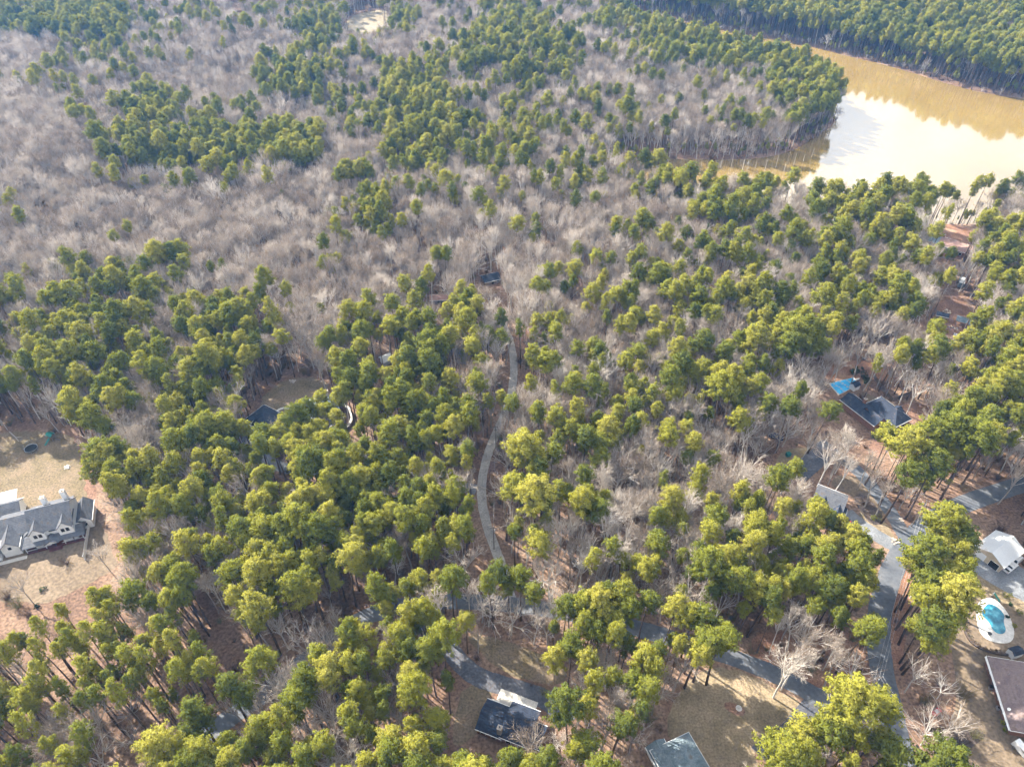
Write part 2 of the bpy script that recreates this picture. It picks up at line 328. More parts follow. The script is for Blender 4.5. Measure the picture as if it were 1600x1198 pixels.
ribbon('driveway', [(1410, 858), (1385, 846), (1360, 830), (1338, 815), (1322, 800)], 5.0, M_GRAVB, .03, 'grey gravel drive to the small dark roofed house')
ribbon('driveway', [(1462, 806), (1490, 838), (1525, 870), (1570, 898), (1640, 935)], 12.0, M_GRAVB, .033, 'wide grey gravel drive in front of the garage')
ribbon('driveway', [(655, 960), (700, 1010), (718, 1035), (745, 1058), (790, 1072), (835, 1084), (868, 1100), (885, 1130)], 5.2, M_ASPHD, .033, 'dark asphalt driveway curving behind the navy roofed house', 3, False)
ribbon('driveway', [(745, 765), (700, 755), (640, 738), (580, 732), (530, 735), (480, 738), (430, 728), (395, 700), (385, 680)], 4.2, M_GRAVB, .03, 'grey driveway hidden under the pines by the dark roofed house', 3, False)
yard('driveway', [(1173, 1167), (1195, 1186), (1246, 1172), (1300, 1105), (1258, 1089), (1225, 1127)], M_ASPHD, .036, 'asphalt driveway with timber edging on the teal house lawn', 0, True, 0)
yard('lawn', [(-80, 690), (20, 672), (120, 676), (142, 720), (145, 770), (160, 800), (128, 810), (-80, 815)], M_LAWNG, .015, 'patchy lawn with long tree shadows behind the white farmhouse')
yard('dirt_yard', [(-90, 800), (60, 815), (150, 800), (172, 850), (188, 885), (150, 905), (110, 925), (70, 945), (-10, 935), (-90, 960)], M_DIRT, .018, 'sandy bare yard in front of the farmhouse porch')
yard('red_soil', [(112, 672), (132, 690), (150, 740), (152, 800), (143, 820), (133, 760), (127, 720)], M_CLAY, .02, 'strip of red clay along the wood edge', .6)
yard('patio', [(-10, 772), (27, 763), (25, 783), (-10, 796)], M_CONC, .022, 'pale concrete patio behind the farmhouse', 0, True, 0)
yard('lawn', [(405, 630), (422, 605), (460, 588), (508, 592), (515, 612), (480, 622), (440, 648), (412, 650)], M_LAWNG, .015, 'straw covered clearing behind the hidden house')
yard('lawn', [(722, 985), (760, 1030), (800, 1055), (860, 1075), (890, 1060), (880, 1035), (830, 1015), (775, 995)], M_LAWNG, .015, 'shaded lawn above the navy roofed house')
yard('lawn', [(715, 1080), (755, 1066), (775, 1090), (735, 1160), (700, 1170)], M_LAWNG, .016, 'dark side yard of the navy roofed house')
yard('lawn', [(1040, 1115), (1075, 1060), (1130, 1037), (1200, 1068), (1262, 1100), (1225, 1135), (1172, 1172), (1200, 1230), (1110, 1240), (1050, 1170)], M_LAWN, .015, 'straw coloured dormant lawn in front of the teal roofed house')
yard('mulch_ring', [(1130, 1098), (1142, 1096), (1164, 1106), (1164, 1117), (1150, 1118), (1134, 1108)], M_CLAY, .025, 'oval bed of red mulch on the lawn', .1)
yard('lawn', [(1480, 965), (1500, 905), (1530, 890), (1660, 960), (1660, 1280), (1440, 1280), (1445, 1198), (1480, 1150), (1500, 1070), (1482, 1010)], M_DIRT, .015, 'bare straw coloured yard around the pool and ranch house')
yard('lawn', [(1495, 908), (1525, 878), (1570, 905), (1640, 945), (1640, 990), (1560, 935)], M_LAWN, .02, 'golden grass strip between garage drive and pool', .3)
yard('straw_strip', [(1387, 1000), (1392, 945), (1408, 895), (1432, 862), (1445, 880), (1425, 930), (1415, 1010), (1400, 1060)], M_STRAW, .015, 'rust red pine straw verge beside the road', .5, False)
yard('mulch_bed', [(1452, 1190), (1470, 1158), (1500, 1140), (1535, 1138), (1540, 1155), (1512, 1170), (1500, 1200), (1480, 1225)], M_MULCH, .022, 'curved dark mulch bed below the bare shrubs', .2)
yard('pine_straw_floor', [(1180, 1035), (1160, 1000), (1230, 985), (1340, 985), (1360, 1040), (1372, 1120), (1330, 1098), (1260, 1060)], M_STRAW, .012, 'pine straw floor between the lane and the road', .8, False)
yard('lawn', [(1210, 715), (1240, 698), (1275, 700), (1255, 735), (1222, 738)], M_LAWN, .015, 'small dry lawn with a green box', .3)
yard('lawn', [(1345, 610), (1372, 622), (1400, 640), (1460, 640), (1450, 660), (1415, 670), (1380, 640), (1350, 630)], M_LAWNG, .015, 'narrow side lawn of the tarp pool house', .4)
yard('dirt_yard', [(1395, 630), (1440, 628), (1475, 645), (1430, 672), (1395, 700), (1360, 720), (1350, 700), (1390, 670)], M_CLAY, .018, 'sunlit red soil beside the tarp pool house', .5)
yard('pine_straw_floor', [(1290, 600), (1280, 580), (1330, 560), (1400, 570), (1420, 600), (1350, 590)], M_STRAW, .014, 'red straw slope behind the tarp pool', .6)
yard('dirt_yard', [(1335, 805), (1360, 790), (1395, 830), (1402, 850), (1375, 838)], M_LAWN, .017, 'dry grass island inside the gravel drive', .3)
yard('dirt_yard', [(1290, 752), (1325, 738), (1365, 765), (1390, 800), (1370, 805), (1330, 775)], M_DIRT, .016, 'worn tan yard above the small dark roofed house', .5)
yard('mulch_bed', [(1330, 775), (1350, 770), (1378, 800), (1382, 818), (1365, 822), (1345, 800)], M_MULCH, .022, 'planted island bed of dark mulch', .3)
yard('dirt_yard', [(1462, 470), (1500, 455), (1520, 490), (1515, 525), (1480, 528), (1460, 505)], M_CLAY, .012, 'red dirt clearing with sheds and clutter', .8)
yard('pine_straw_floor', [(1440, 365), (1470, 345), (1540, 365), (1560, 395), (1500, 410), (1440, 390)], M_STRAW, .012, 'straw covered yard around the red roofed house', .8)
FIELD = [(533, 46), (548, 25), (578, 20), (606, 20), (608, 33), (592, 46), (565, 54)]
def far_sheet(name, px, mat, label, block=True):
    poly = chaikin([G(*p) for p in px], True, 2); cx, cy = np.mean(poly, 0); out = [(cx, cy)] + [((1 - t) * cx + t * x, (1 - t) * cy + t * y) for t in (.35, .7, 1) for x, y in poly]
    n = len(poly); z = height(np.array(out)) + .12
    f = [(0, 1 + i, 1 + (i + 1) % n) for i in range(n)] + [(1 + k * n + i, 1 + (k + 1) * n + i, 1 + (k + 1) * n + (i + 1) % n, 1 + k * n + (i + 1) % n) for k in (0, 1) for i in range(n)]
    if block: NO_BASE.append((poly, 2))
    return tag(MB().add([(x, y, zz) for (x, y), zz in zip(out, z)], f).build(name, mat), label, kind='structure')
far_sheet('field', FIELD, M_FIELD, 'pale dry field in the far woods')
far_sheet('cleared_strip', [(356, -8), (361, -8), (400, 80), (404, 100), (396, 98), (377, 55)], M_LITTER, 'cleared strip cut through the far grey woods')
far_sheet('field', [(690, 62), (735, 55), (750, 66), (700, 74)], M_LITTER, 'small brown clearing beyond the far pines')

# ------------------------------------------------------------------ buildings
def footprint(root, x0, x1, y0, y1, mg=1.5):
    a = root.rotation_euler.z; c, s = math.cos(a), math.sin(a); ox, oy = root.location.x, root.location.y
    HARD.append(([(ox + x * c - y * s, oy + x * s + y * c) for x, y in ((x0, y0), (x1, y0), (x1, y1), (x0, y1))], mg)); NO_BASE.append(HARD[-1])
def gable(root, x0, x1, y0, y1, h, rise, axis, wm, rm, z0=0.0, over=.45, block=True, rname='roof', gutter=True):
    w = MB(); sw = axis == 'y'
    if sw: x0, x1, y0, y1 = y0, y1, x0, x1
    f = (lambda x, y, z: (y, x, z)) if sw else (lambda x, y, z: (x, y, z))
    ym = (y0 + y1) / 2; prof = [(y0, z0), (y1, z0), (y1, h), (ym, h + rise), (y0, h)]
    w.add([f(x0, y, z) for y, z in prof] + [f(x1, y, z) for y, z in prof], [(0, 4, 3, 2, 1), (5, 6, 7, 8, 9)] + [(i, (i + 1) % 5, 5 + (i + 1) % 5, 5 + i) for i in range(5)])
    part('wall', w, wm, root)
    sl = rise / ((y1 - y0) / 2); r = MB(); t = .16
    for ya, sg in ((y0, -1), (y1, 1)):
        e = ya + sg * over; ze = h - over * sl + t + .02; zr = h + rise + t + .02
        pts = [f(x0 - over, e, ze), f(x1 + over, e, ze), f(x1 + over, ym, zr), f(x0 - over, ym, zr)]
        nrm = (Vector(pts[1]) - Vector(pts[0])).cross(Vector(pts[2]) - Vector(pts[0]))
        r.slab(pts if nrm.z > 0 else pts[::-1], t)
    ro = part(rname, r, rm, root)
    if gutter:
        for ya, sg in ((y0, -1), (y1, 1)):
            g = MB(); e = ya + sg * (over + .07); ze = h - over * sl + .02
            a, b2 = f(x0 - over, e - .06, ze), f(x1 + over, e + .06, ze + .13); g.box(min(a[0], b2[0]), max(a[0], b2[0]), min(a[1], b2[1]), max(a[1], b2[1]), ze, ze + .13)
            part('gutter', g, M_TRIM, ro)
    if block: footprint(root, *( (y0, y1, x0, x1) if sw else (x0, x1, y0, y1) ))
    return ro
def hip(root, x0, x1, y0, y1, h, rise, wm, rm, z0=0.0, over=.5, block=True):
    part('wall', MB().box(x0, x1, y0, y1, z0, h), wm, root)
    X0, X1, Y0, Y1 = x0 - over, x1 + over, y0 - over, y1 + over; t = .16; r = MB(); zt = h + .1
    if X1 - X0 > Y1 - Y0: d = (Y1 - Y0) / 2; ra, rb = (X0 + d, (Y0 + Y1) / 2), (X1 - d, (Y0 + Y1) / 2)
    else: d = (X1 - X0) / 2; ra, rb = ((X0 + X1) / 2, Y0 + d), ((X0 + X1) / 2, Y1 - d)
    c = [(X0, Y0), (X1, Y0), (X1, Y1), (X0, Y1)]; A, B = (*ra, h + rise), (*rb, h + rise); c = [(*p, zt) for p in c]
    if X1 - X0 > Y1 - Y0: fs = [[c[0], c[1], B, A], [c[1], c[2], B], [c[2], c[3], A, B], [c[3], c[0], A]]
    else: fs = [[c[0], c[1], A], [c[1], c[2], B, A], [c[2], c[3], B], [c[3], c[0], A, B]]
    for p in fs: r.slab(p, t)
    ro = part('roof', r, rm, root)
    e = .1
    for bb in ((X0 - e, X1 + e, Y0 - e, Y0 - .005), (X0 - e, X1 + e, Y1 + .005, Y1 + e), (X0 - e, X0 - .005, Y0, Y1), (X1 + .005, X1 + e, Y0, Y1)): part('gutter', MB().box(*bb, zt - .2, zt - .03), M_TRIM, ro)
    if block: footprint(root, x0, x1, y0, y1)
    return ro
def opening(root, face, u, v, z, w, h, name='window', fm=None, pm=None):
    """framed opening on a wall: face 'x-','x+','y-','y+' at plane u, centred at v, sill z"""
    fm = fm or M_TRIM; pm = pm or M_GLASS; sg = -1 if face[1] == '-' else 1
    def slab_(d0, d1, v0, v1, z0_, z1_):
        a, b2 = sorted((u + sg * d0, u + sg * d1)); m = MB()
        return m.box(a, b2, v0, v1, z0_, z1_) if face[0] == 'x' else m.box(v0, v1, a, b2, z0_, z1_)
    fr = part(name, slab_(-.02, .05, v - w / 2 - .1, v + w / 2 + .1, z - .1, z + h + .1), fm, root)
    part('pane' if name == 'window' else 'panel', slab_(.052, .085, v - w / 2, v + w / 2, z, z + h), pm, fr)
    return fr
def chimney(root, x, y, z0, z1, w, mat):
    c = part('chimney', MB().box(x - w / 2, x + w / 2, y - w / 2, y + w / 2, z0, z1), mat, root)
    part('chimney_cap', MB().box(x - w / 2 - .08, x + w / 2 + .08, y - w / 2 - .08, y + w / 2 + .08, z1 + .002, z1 + .14), M_STONE, c)
    part('flue', MB().tube([(x, y, z1 + .1), (x, y, z1 + .5)], .2, 8), M_BLACK, c)
def vent(root, x, y, z): part('roof_vent', MB().tube([(x, y, z - .3), (x, y, z + .4)], .07, 6), M_STEEL, root)
R = math.radians

# --- white farmhouse
fh = thing('farmhouse', 'white farmhouse with grey shingle gables, deep front porch and two chimneys', 'house', (-146.0, 126.4, 0), R(20))
gable(fh, 3.2, 14.5, 2.4, 13.2, 6.3, 4.3, 'x', M_WHITE, M_SH_GREY, gutter=False)
gable(fh, 3.0, 7.0, 1.3, 8.0, 6.5, 2.2, 'y', M_WHITE, M_SH_GREY, over=.18, block=False, gutter=False)
gable(fh, 10.6, 14.6, 1.3, 8.0, 6.5, 2.2, 'y', M_WHITE, M_SH_GREY, over=.18, block=False, gutter=False)
for xc in (4.5, 5.8, 11.9, 13.2): opening(fh, 'y-', 1.3, xc, 4.9, .75, 1.25, fm=M_BLACK)
opening(fh, 'y-', 2.4, 8.85, 5.3, 1.7, .6, fm=M_BLACK)
pr = MB(); pr.slab([(-.2, -.3, 3.15), (17.2, -.3, 3.15), (16.6, 3.6, 4.35), (.6, 3.6, 4.35)], .16); pr.slab([(-.2, -.3, 3.15), (.6, 3.6, 4.35), (3.1, 6.2, 4.9), (-.2, 8, 3.15)], .16)
pr.slab([(17.2, -.3, 3.15), (17.2, 5.2, 3.15), (14.9, 4.6, 4.3), (16.6, 3.6, 4.35)], .16)
pro = part('porch_roof', pr, M_SH_GREY, fh)
gable(fh, 6.3, 9.9, -.6, 3.2, 3.2, 1.1, 'y', M_WHITE, M_SH_GREY, z0=2.95, over=.3, block=False, rname='entry_roof', gutter=False)
part('ground_floor', MB().box(1.6, 15.6, 2.9, 12.8, 0, 3.9), M_WHITE, fh)
part('porch_floor', MB().box(.4, 16.4, .3, 2.85, .0, .55), M_DECKR, fh)
for i in range(7):
    x = .6 + i * 2.6; part('porch_post', MB().box(x - .1, x + .1, .4, .6, .56, 3.05), M_BLACK if i % 2 else M_TRIM, fh)
for x0_, x1_ in ((.7, 6.0), (10.2, 16.1)):
    rl = part('railing', MB().box(x0_, x1_, .36, .44, 1.35, 1.45), M_TRIM, fh)
    for k in range(int((x1_ - x0_) / .45)): part('baluster', MB().box(x0_ + k * .45, x0_ + k * .45 + .05, .38, .42, .56, 1.35), M_BLACK, rl)
st = MB()
for k in range(4): st.box(6.4, 10.0, -.9 + k * .3, .28, .0 + k * .135, .13 + k * .135)
part('steps', st, M_DECKR, fh)
for xc in (3.2, 5.2, 11.6, 14.0): opening(fh, 'y-', 2.9, xc, 1.2, 1.1, 1.5)
opening(fh, 'y-', 2.9, 8.2, .6, 1.3, 2.2, 'door', M_TRIM, M_DECKR)
gable(fh, 14.7, 18.6, 4.9, 12.5, 3.9, 2.0, 'y', M_WHITE, M_SH_GREY); opening(fh, 'y-', 4.9, 16.6, 1.2, 1.2, 1.4)
gable(fh, -6.2, 3.1, 5.6, 14.8, 4.2, 2.9, 'x', M_WHITE, M_SH_GREY, gutter=False)
gable(fh, -5.6, -1.0, 1.4, 8.0, 4.0, 2.3, 'y', M_WHITE, M_SH_GREY, block=True); opening(fh, 'y-', 1.4, -3.3, 2.9, .7, .9, fm=M_BLACK); opening(fh, 'y-', 1.4, -3.3, .05, 2.8, 2.3, 'garage_door', M_TRIM, M_WHITE)
gable(fh, -11.2, -6.4, .6, 8.0, 4.3, 2.5, 'y', M_WHITE, M_SH_GREY); opening(fh, 'y-', .6, -8.8, 3.2, .7, .9, fm=M_BLACK)
gable(fh, -12.5, -2.6, 15.4, 21.5, 3.3, 2.2, 'x', M_WHITE, M_SH_GREY)
gable(fh, 5.5, 12.5, 13.3, 17.2, 3.1, 1.3, 'x', M_TAN, M_SH_GREY, gutter=False)
chimney(fh, 7.4, 11.2, 5, 11.4, 1.3, M_WHITE); chimney(fh, 12.6, 12.4, 5, 11.0, 1.3, M_WHITE)
for x, y in ((10, 10.5), (5, 10.8)): vent(fh, x, y, 8.0)
part('walkway', MB().box(-9, .3, -1.1, .2, .03, .07), M_CONC, fh)
# board fence beside it
fn = thing('board_fence', 'white board fence running out from the farmhouse corner', 'fence', (-127.7, 125.0, 0), R(108))
for k in range(6):
    part('fence_post', MB().box(k * 2.4 - .07, k * 2.4 + .07, -.08, .06, 0, 2.0), M_TRIM, fn)
    if k < 5:
        for j in range(8): part('board', MB().box(k * 2.4 + .09 + j * .285, k * 2.4 + .09 + j * .285 + .265, .0, .035, .06, 1.85), M_TRIM, fn)

# --- navy roofed house
nv = thing('navy_roof_house', 'low house with dark navy shingle roof and stone chimney in shade', 'house', (-8.5, 74.4, 0), R(-21))
gable(nv, 0, 6.0, .2, 7.3, 3.3, 1.7, 'x', M_BRICK, M_SH_NAVY); gable(nv, 6.2, 12.7, .4, 8.8, 3.7, 2.1, 'x', M_BRICK, M_SH_NAVY); gable(nv, 12.9, 15.4, 1.2, 6.3, 3.0, 1.3, 'x', M_BRICK, M_SH_NAVY)
chimney(nv, 5.6, .9, 0, 6.6, 1.1, M_STONE); vent(nv, 3.3, 2.2, 4.5); vent(nv, 9.5, 3.0, 5.3)
for x in (1.5, 4.2): opening(nv, 'y-', .2, x, 1.0, 1.2, 1.2)
for x in (8, 11): opening(nv, 'y-', .4, x, 1.0, 1.2, 1.3)
for y in (2, 5): opening(nv, 'x-', 0, y, 1.0, 1.0, 1.2)
opening(nv, 'y+', 8.8, 9.5, .1, 2.6, 2.2, 'garage_door', M_TRIM, M_WHITE)
pad = thing('parking_slab', 'pale concrete parking slab beside the navy roofed house', 'slab', (-8.5, 74.4, 0), R(-21))
for k in range(3): part('slab_panel', MB().box(1.2 + k * 3.4, 1.2 + k * 3.4 + 3.36, 9.5, 12.7, -.05, .10), M_CONC, pad)
for k in range(2): part('slab_panel', MB().box(.2 + k * 3.0, .2 + k * 3.0 + 2.96, 7.9, 9.46, -.05, .10), M_CONC, pad)
footprint(pad, 0, 12, 7.5, 13)

# --- teal roofed house
tl = thing('teal_roof_house', 'house with teal grey hipped roof and two dormers on the lawn edge', 'house', (32.8, 69.1, 0), R(23))
hip(tl, .4, 10.2, -15, -.4, 3.6, 3.4, M_WHITE, M_SH_TEAL)
gable(tl, .0, 4.2, -4.5, 1.0, 3.0, 1.3, 'y', M_WHITE, M_SH_TEAL)
for y in (-4.2, -7.6):
    d = gable(tl, 6.2, 9.2, y - 1.1, y + 1.1, 5.0, .9, 'x', M_WHITE, M_SH_TEAL, z0=3.9, over=.3, block=False, rname='dormer_roof', gutter=False); opening(tl, 'x+', 9.2, y, 4.15, .9, .7)
for y in (-3, -7, -11): opening(tl, 'x+', 10.2, y, 1.0, 1.1, 1.4)
vent(tl, 3.6, -4.0, 5.6); vent(tl, 4.4, -3.0, 5.9); vent(tl, 6.6, -2.0, 4.9)
ac = thing('air_conditioner', 'small grey air conditioner beside the teal roofed house', 'air conditioner', (45.0, 69.4, 0), R(23))
part('casing', MB().box(-.45, .45, -.45, .45, 0, .8), M_STEEL, ac); part('fan_grille', MB().tube([(0, 0, .79), (0, 0, .84)], .36, 12), M_BLACK, ac)

# --- house with the tarp-covered pool
th = thing('dark_roof_house', 'dark blue grey roofed house beside the blue tarp pool', 'house', (119.5, 194.3, 0), R(28))
gable(th, .4, 6.4, -17.5, -2.6, 3.2, 1.9, 'y', M_BRICK, M_SH_NAVY); hip(th, 6.0, 13.6, -21.5, -9.0, 3.7, 3.2, M_BRICK, M_SH_NAVY); gable(th, 2.5, 8.5, -14.5, -9.2, 3.5, 2.3, 'x', M_BRICK, M_SH_NAVY, block=False, gutter=False)
gable(th, 10.2, 13.2, -18.3, -15.3, 4.9, 1.0, 'x', M_WHITE, M_SH_NAVY, z0=3.95, over=.3, block=False, rname='dormer_roof', gutter=False); opening(th, 'x+', 13.2, -16.8, 4.1, 1.2, .8)
for y in (-10, -13, -18): opening(th, 'x+', 13.6, y, 1.0, 1.1, 1.3)
for x in (8, 11): opening(th, 'y-', -21.5, x, 1.0, 1.1, 1.4)
chimney(th, 4.6, -8.5, 3, 6.6, 1.0, M_BRICK)
tp = thing('tarp_pool', 'swimming pool under a bright blue tarp behind the dark roofed house', 'pool', (0, 0, 0))
tpoly = [G(x, y, .2) for x, y in ((1296, 599), (1333, 590), (1342, 600), (1311, 616))]
part('pool_rim', MB().prism([tuple(np.mean(tpoly, 0) + (np.array(p) - np.mean(tpoly, 0)) * 1.07) for p in tpoly], 0.02, .16), M_CONC, tp)
mm = MB(); N_ = 12
for i in range(N_ + 1):
    for j in range(N_ + 1):
        a = np.array(tpoly); s_, t_ = i / N_, j / N_; p = (1 - s_) * (1 - t_) * a[0] + s_ * (1 - t_) * a[1] + s_ * t_ * a[2] + (1 - s_) * t_ * a[3]
        mm.v.append((p[0], p[1], .20 + .10 * math.sin(i * 1.9 + j) * math.sin(j * 1.3)))
for i in range(N_):
    for j in range(N_): q_ = i * (N_ + 1) + j; mm.f.append((q_, q_ + N_ + 1, q_ + N_ + 2, q_ + 1))
part('tarp', mm, M_TARP, tp, True); NO_BASE.append((tpoly, 1.5))
bd = thing('diving_board', 'white diving board over the blue tarp', 'diving board', (*G(1338, 594), 0), R(20)); part('plank', MB().box(-1.6, 1.2, -.22, .22, .55, .62), M_TRIM, bd); part('stand', MB().box(.3, 1.1, -.2, .2, 0, .55), M_STEEL, bd)
sh = thing('pool_shed', 'small white pool shed with dark roof by the tarp', 'shed', (*G(1334, 607), 0), R(28)); gable(sh, -1.4, 1.4, -1.2, 1.2, 2.1, .8, 'x', M_WHITE, M_SH_NAVY, over=.2, gutter=False); opening(sh, 'y-', -1.2, 0, .05, .9, 1.8, 'door', M_TRIM, M_WHITE)

# --- garage
gg = thing('garage', 'tan garage with pale metal roof and one open bay', 'garage', (143.2, 120.6, 0), R(32))
gable(gg, 0, 10.2, 0, 8.0, 3.3, 1.9, 'x', M_TAN, M_METAL, over=.5)
opening(gg, 'x-', 0, 2.0, .05, 2.6, 2.3, 'garage_door', M_TRIM, M_DARK); opening(gg, 'x-', 0, 6.0, .05, 2.6, 2.3, 'garage_door', M_TRIM, M_WHITE)  # open bay is a flat panel; its inner shade is painted dark
for x in (3, 7): opening(gg, 'y-', 0, x, 1.1, 1.0, 1.0)
# --- ranch house
rh = thing('ranch_house', 'long brick ranch house with mauve brown hipped roof', 'house', (124.5, 93.0, 0), R(-11))
hip(rh, .6, 15.5, -18.8, -.4, 3.0, 2.6, M_BRICK, M_SH_BROWN)
for y in (-3, -6.5, -10, -13.5, -16.5): opening(rh, 'x-', .6, y, 1.0, 1.2, 1.3)
part('eave_board', MB().box(-.28, -.02, -19.2, .0, 2.72, 2.9), M_TRIM, rh)
vent(rh, 3.4, -5, 4.3); vent(rh, 4.2, -8, 4.6); dsh = part('satellite_dish', MB().tube([(1.0, -14.2, 3.7), (.9, -14.2, 3.8)], [.42, .40], 14), M_TRIM, rh); part('dish_arm', MB().tube([(1.0, -14.2, 3.1), (1.0, -14.2, 3.75)], .04, 6), M_STEEL, dsh)
# --- small dark roofed house by the loop drive
h2 = thing('loop_drive_house', 'small grey house with dark hipped roof beside the gravel loop', 'house', (100.6, 145.5, 0), R(-31))
gable(h2, -4, 4.6, -3.4, 4.2, 3.5, 2.5, 'x', M_BRICK, M_SH_GREY); gable(h2, -3.2, 1.0, -7.5, 0, 3.2, 1.9, 'y', M_BRICK, M_SH_NAVY); gable(h2, 1.4, 5.6, -6.5, -1, 3.0, 1.6, 'y', M_BRICK, M_SH_NAVY)
part('awning', MB().box(3.0, 3.6, -11.5, -6.6, 2.5, 2.6), M_TRIM, h2); opening(h2, 'y-', -7.5, -1.1, .9, 1.4, 1.4); opening(h2, 'y-', -6.5, 3.5, .9, 1.2, 1.4); opening(h2, 'x+', 4.6, 1.5, .9, 1.1, 1.3)
# --- house hidden in the pines
hh_ = thing('hidden_house', 'large dark roofed house half hidden under pines', 'house', (-88.0, 181.8, 0), R(-32))
hip(hh_, -5, 4.6, -4.5, 4.5, 3.8, 2.8, M_WHITE, M_SH_NAVY)
for x in (-2.4, .8): gable(hh_, x - .9, x + .9, -4.6, -1.5, 5.2, .9, 'y', M_WHITE, M_SH_NAVY, z0=3.9, over=.25, block=False, rname='dormer_roof', gutter=False); opening(hh_, 'y-', -4.6, x, 4.2, .8, .8)
h3 = thing('hidden_house', 'long dark roofed rear wing showing through the pines beside the clearing', 'house', (-76.5, 186.5, 0), R(20)); gable(h3, 0, 13, -4, 3.6, 3.8, 2.2, 'x', M_WHITE, M_SH_TEAL); chimney(h3, 10.5, 2.5, 3, 7.4, 1.0, M_STONE)
h4 = thing('hidden_house', 'dark roofed garage wing inside the curved pale wall', 'house', (-68.6, 173.4, 0), R(50)); gable(h4, 0, 13, .2, 7.5, 3.4, 2.2, 'x', M_WHITE, M_SH_NAVY)
def curved_wall(px, label, h=1.0):
    c = chaikin([G(*p) for p in px], False, 3); w = thing('retaining_wall', label, 'wall', (*c[0], 0)); a = np.array(c) - np.array(c[0]); m = MB()
    m2 = MB()
    for i in range(len(a) - 1):
        d = unit2(a[i + 1] - a[i]); n_ = np.array([-d[1], d[0]]) * .35; p, q_ = a[i], a[i + 1]
        for mb_, k, z0_, z1_ in ((m, 1, 0, h), (m2, 1.3, h + .003, h + .15)): mb_.prism([tuple(p - n_ * k), tuple(q_ - n_ * k), tuple(q_ + n_ * k), tuple(p + n_ * k)], z0_, z1_)
    part('wall_body', m, M_STONE, w); part('coping', m2, M_CONC, w)
def unit2(v): return v / max(1e-9, np.linalg.norm(v))
curved_wall([(428, 652), (436, 643), (446, 640), (458, 643)], 'pale curved retaining wall between the hidden roofs')
curved_wall([(536, 632), (546, 641), (551, 653), (548, 664), (538, 674)], 'pale curved retaining wall around the hidden garage wing')
# --- far buildings
fr_ = thing('far_house', 'long low house with faded red roof near the lake', 'house', (203.5, 313, 0), R(-42)); gable(fr_, 0, 8.5, -4.5, 4, 3.2, 1.8, 'x', M_TAN, M_SH_TEAL); gable(fr_, 8.7, 23, -4.5, 4, 3.2, 2.0, 'x', M_BRICK, M_SH_RED); chimney(fr_, 8.9, 0, 3, 6.3, .9, M_BRICK)
for x in (11, 15, 19): opening(fr_, 'y-', -4.5, x, 1, 1.2, 1.2)
s1 = thing('wood_cabin', 'small dark timber cabin at the top of the gravel drive', 'cabin', (*G(766, 440), 0), R(24)); gable(s1, -3.6, 3.6, -3, 2.4, 2.5, 1.5, 'x', M_WOOD, M_SH_NAVY); opening(s1, 'y-', -3, 0, .1, 1, 2, 'door', M_WOOD, M_DARK); opening(s1, 'y-', -3, 2.6, 1, 1, 1)
s2 = thing('wood_shed', 'low brown timber shed among bare trees', 'shed', (*G(688, 471), 0), R(3)); gable(s2, -4.2, 4.2, -1.8, 1.8, 2.2, .7, 'x', M_WOOD, M_SH_RED); opening(s2, 'y-', -1.8, 0, .1, 2.2, 1.9, 'door', M_WOOD, M_DARK)
s3 = thing('white_shed', 'small white shed glimpsed between pines left of the gravel drive', 'shed', (*G(604, 565), 0), R(35)); gable(s3, -2.0, 2.0, -2, 1.4, 2.2, .9, 'x', M_WHITE, M_METAL); opening(s3, 'y-', -2, 0, .05, 1.4, 2.0, 'door', M_TRIM, M_WHITE)
s4 = thing('camp_carport', 'open carport with blue grey metal roof in the red dirt clearing', 'carport', (*G(1503, 508), 0), R(-30))
gr_ = part('roof', MB().slab([(-3, -2, 2.5), (3, -2, 2.5), (3, 2, 2.9), (-3, 2, 2.9)], .1), M_SH_TEAL, s4)
for x in (-2.7, 2.7):
    for y in (-1.7, 1.7): part('post', MB().box(x - .07, x + .07, y - .07, y + .07, 0, 2.42), M_WOOD, s4)
s5 = thing('camper_trailer', 'teal and white camper trailer parked under the pines by the dirt clearing', 'trailer', (*G(1500, 446), 0), R(60)); part('body', MB().prism([(-3, -1.2), (2.6, -1.2), (3, -.7), (3, .7), (2.6, 1.2), (-3, 1.2)], .6, 2.8), M_SH_TEAL, s5); part('roof_panel', MB().box(-2.8, 2.6, -1.1, 1.1, 2.803, 2.9), M_TRIM, s5)
for y in (-1.1, 1.1): part('wheel', MB().tube([(0, y - .1, .36), (0, y + .1, .36)], .36, 12), M_RUBBER, s5)
opening(s5, 'y-', -1.2, 1, 1.5, 1.2, .7)
s6 = thing('storage_shed', 'dark small lean to shed at the clearing edge', 'shed', (*G(1470, 497), 0), R(-25)); gable(s6, -2.2, 2.2, -1.5, 1.5, 2.0, .9, 'x', M_WOOD, M_SH_NAVY, over=.3); opening(s6, 'y-', -1.5, 0, .05, 1, 1.7, 'door', M_WOOD, M_DARK)

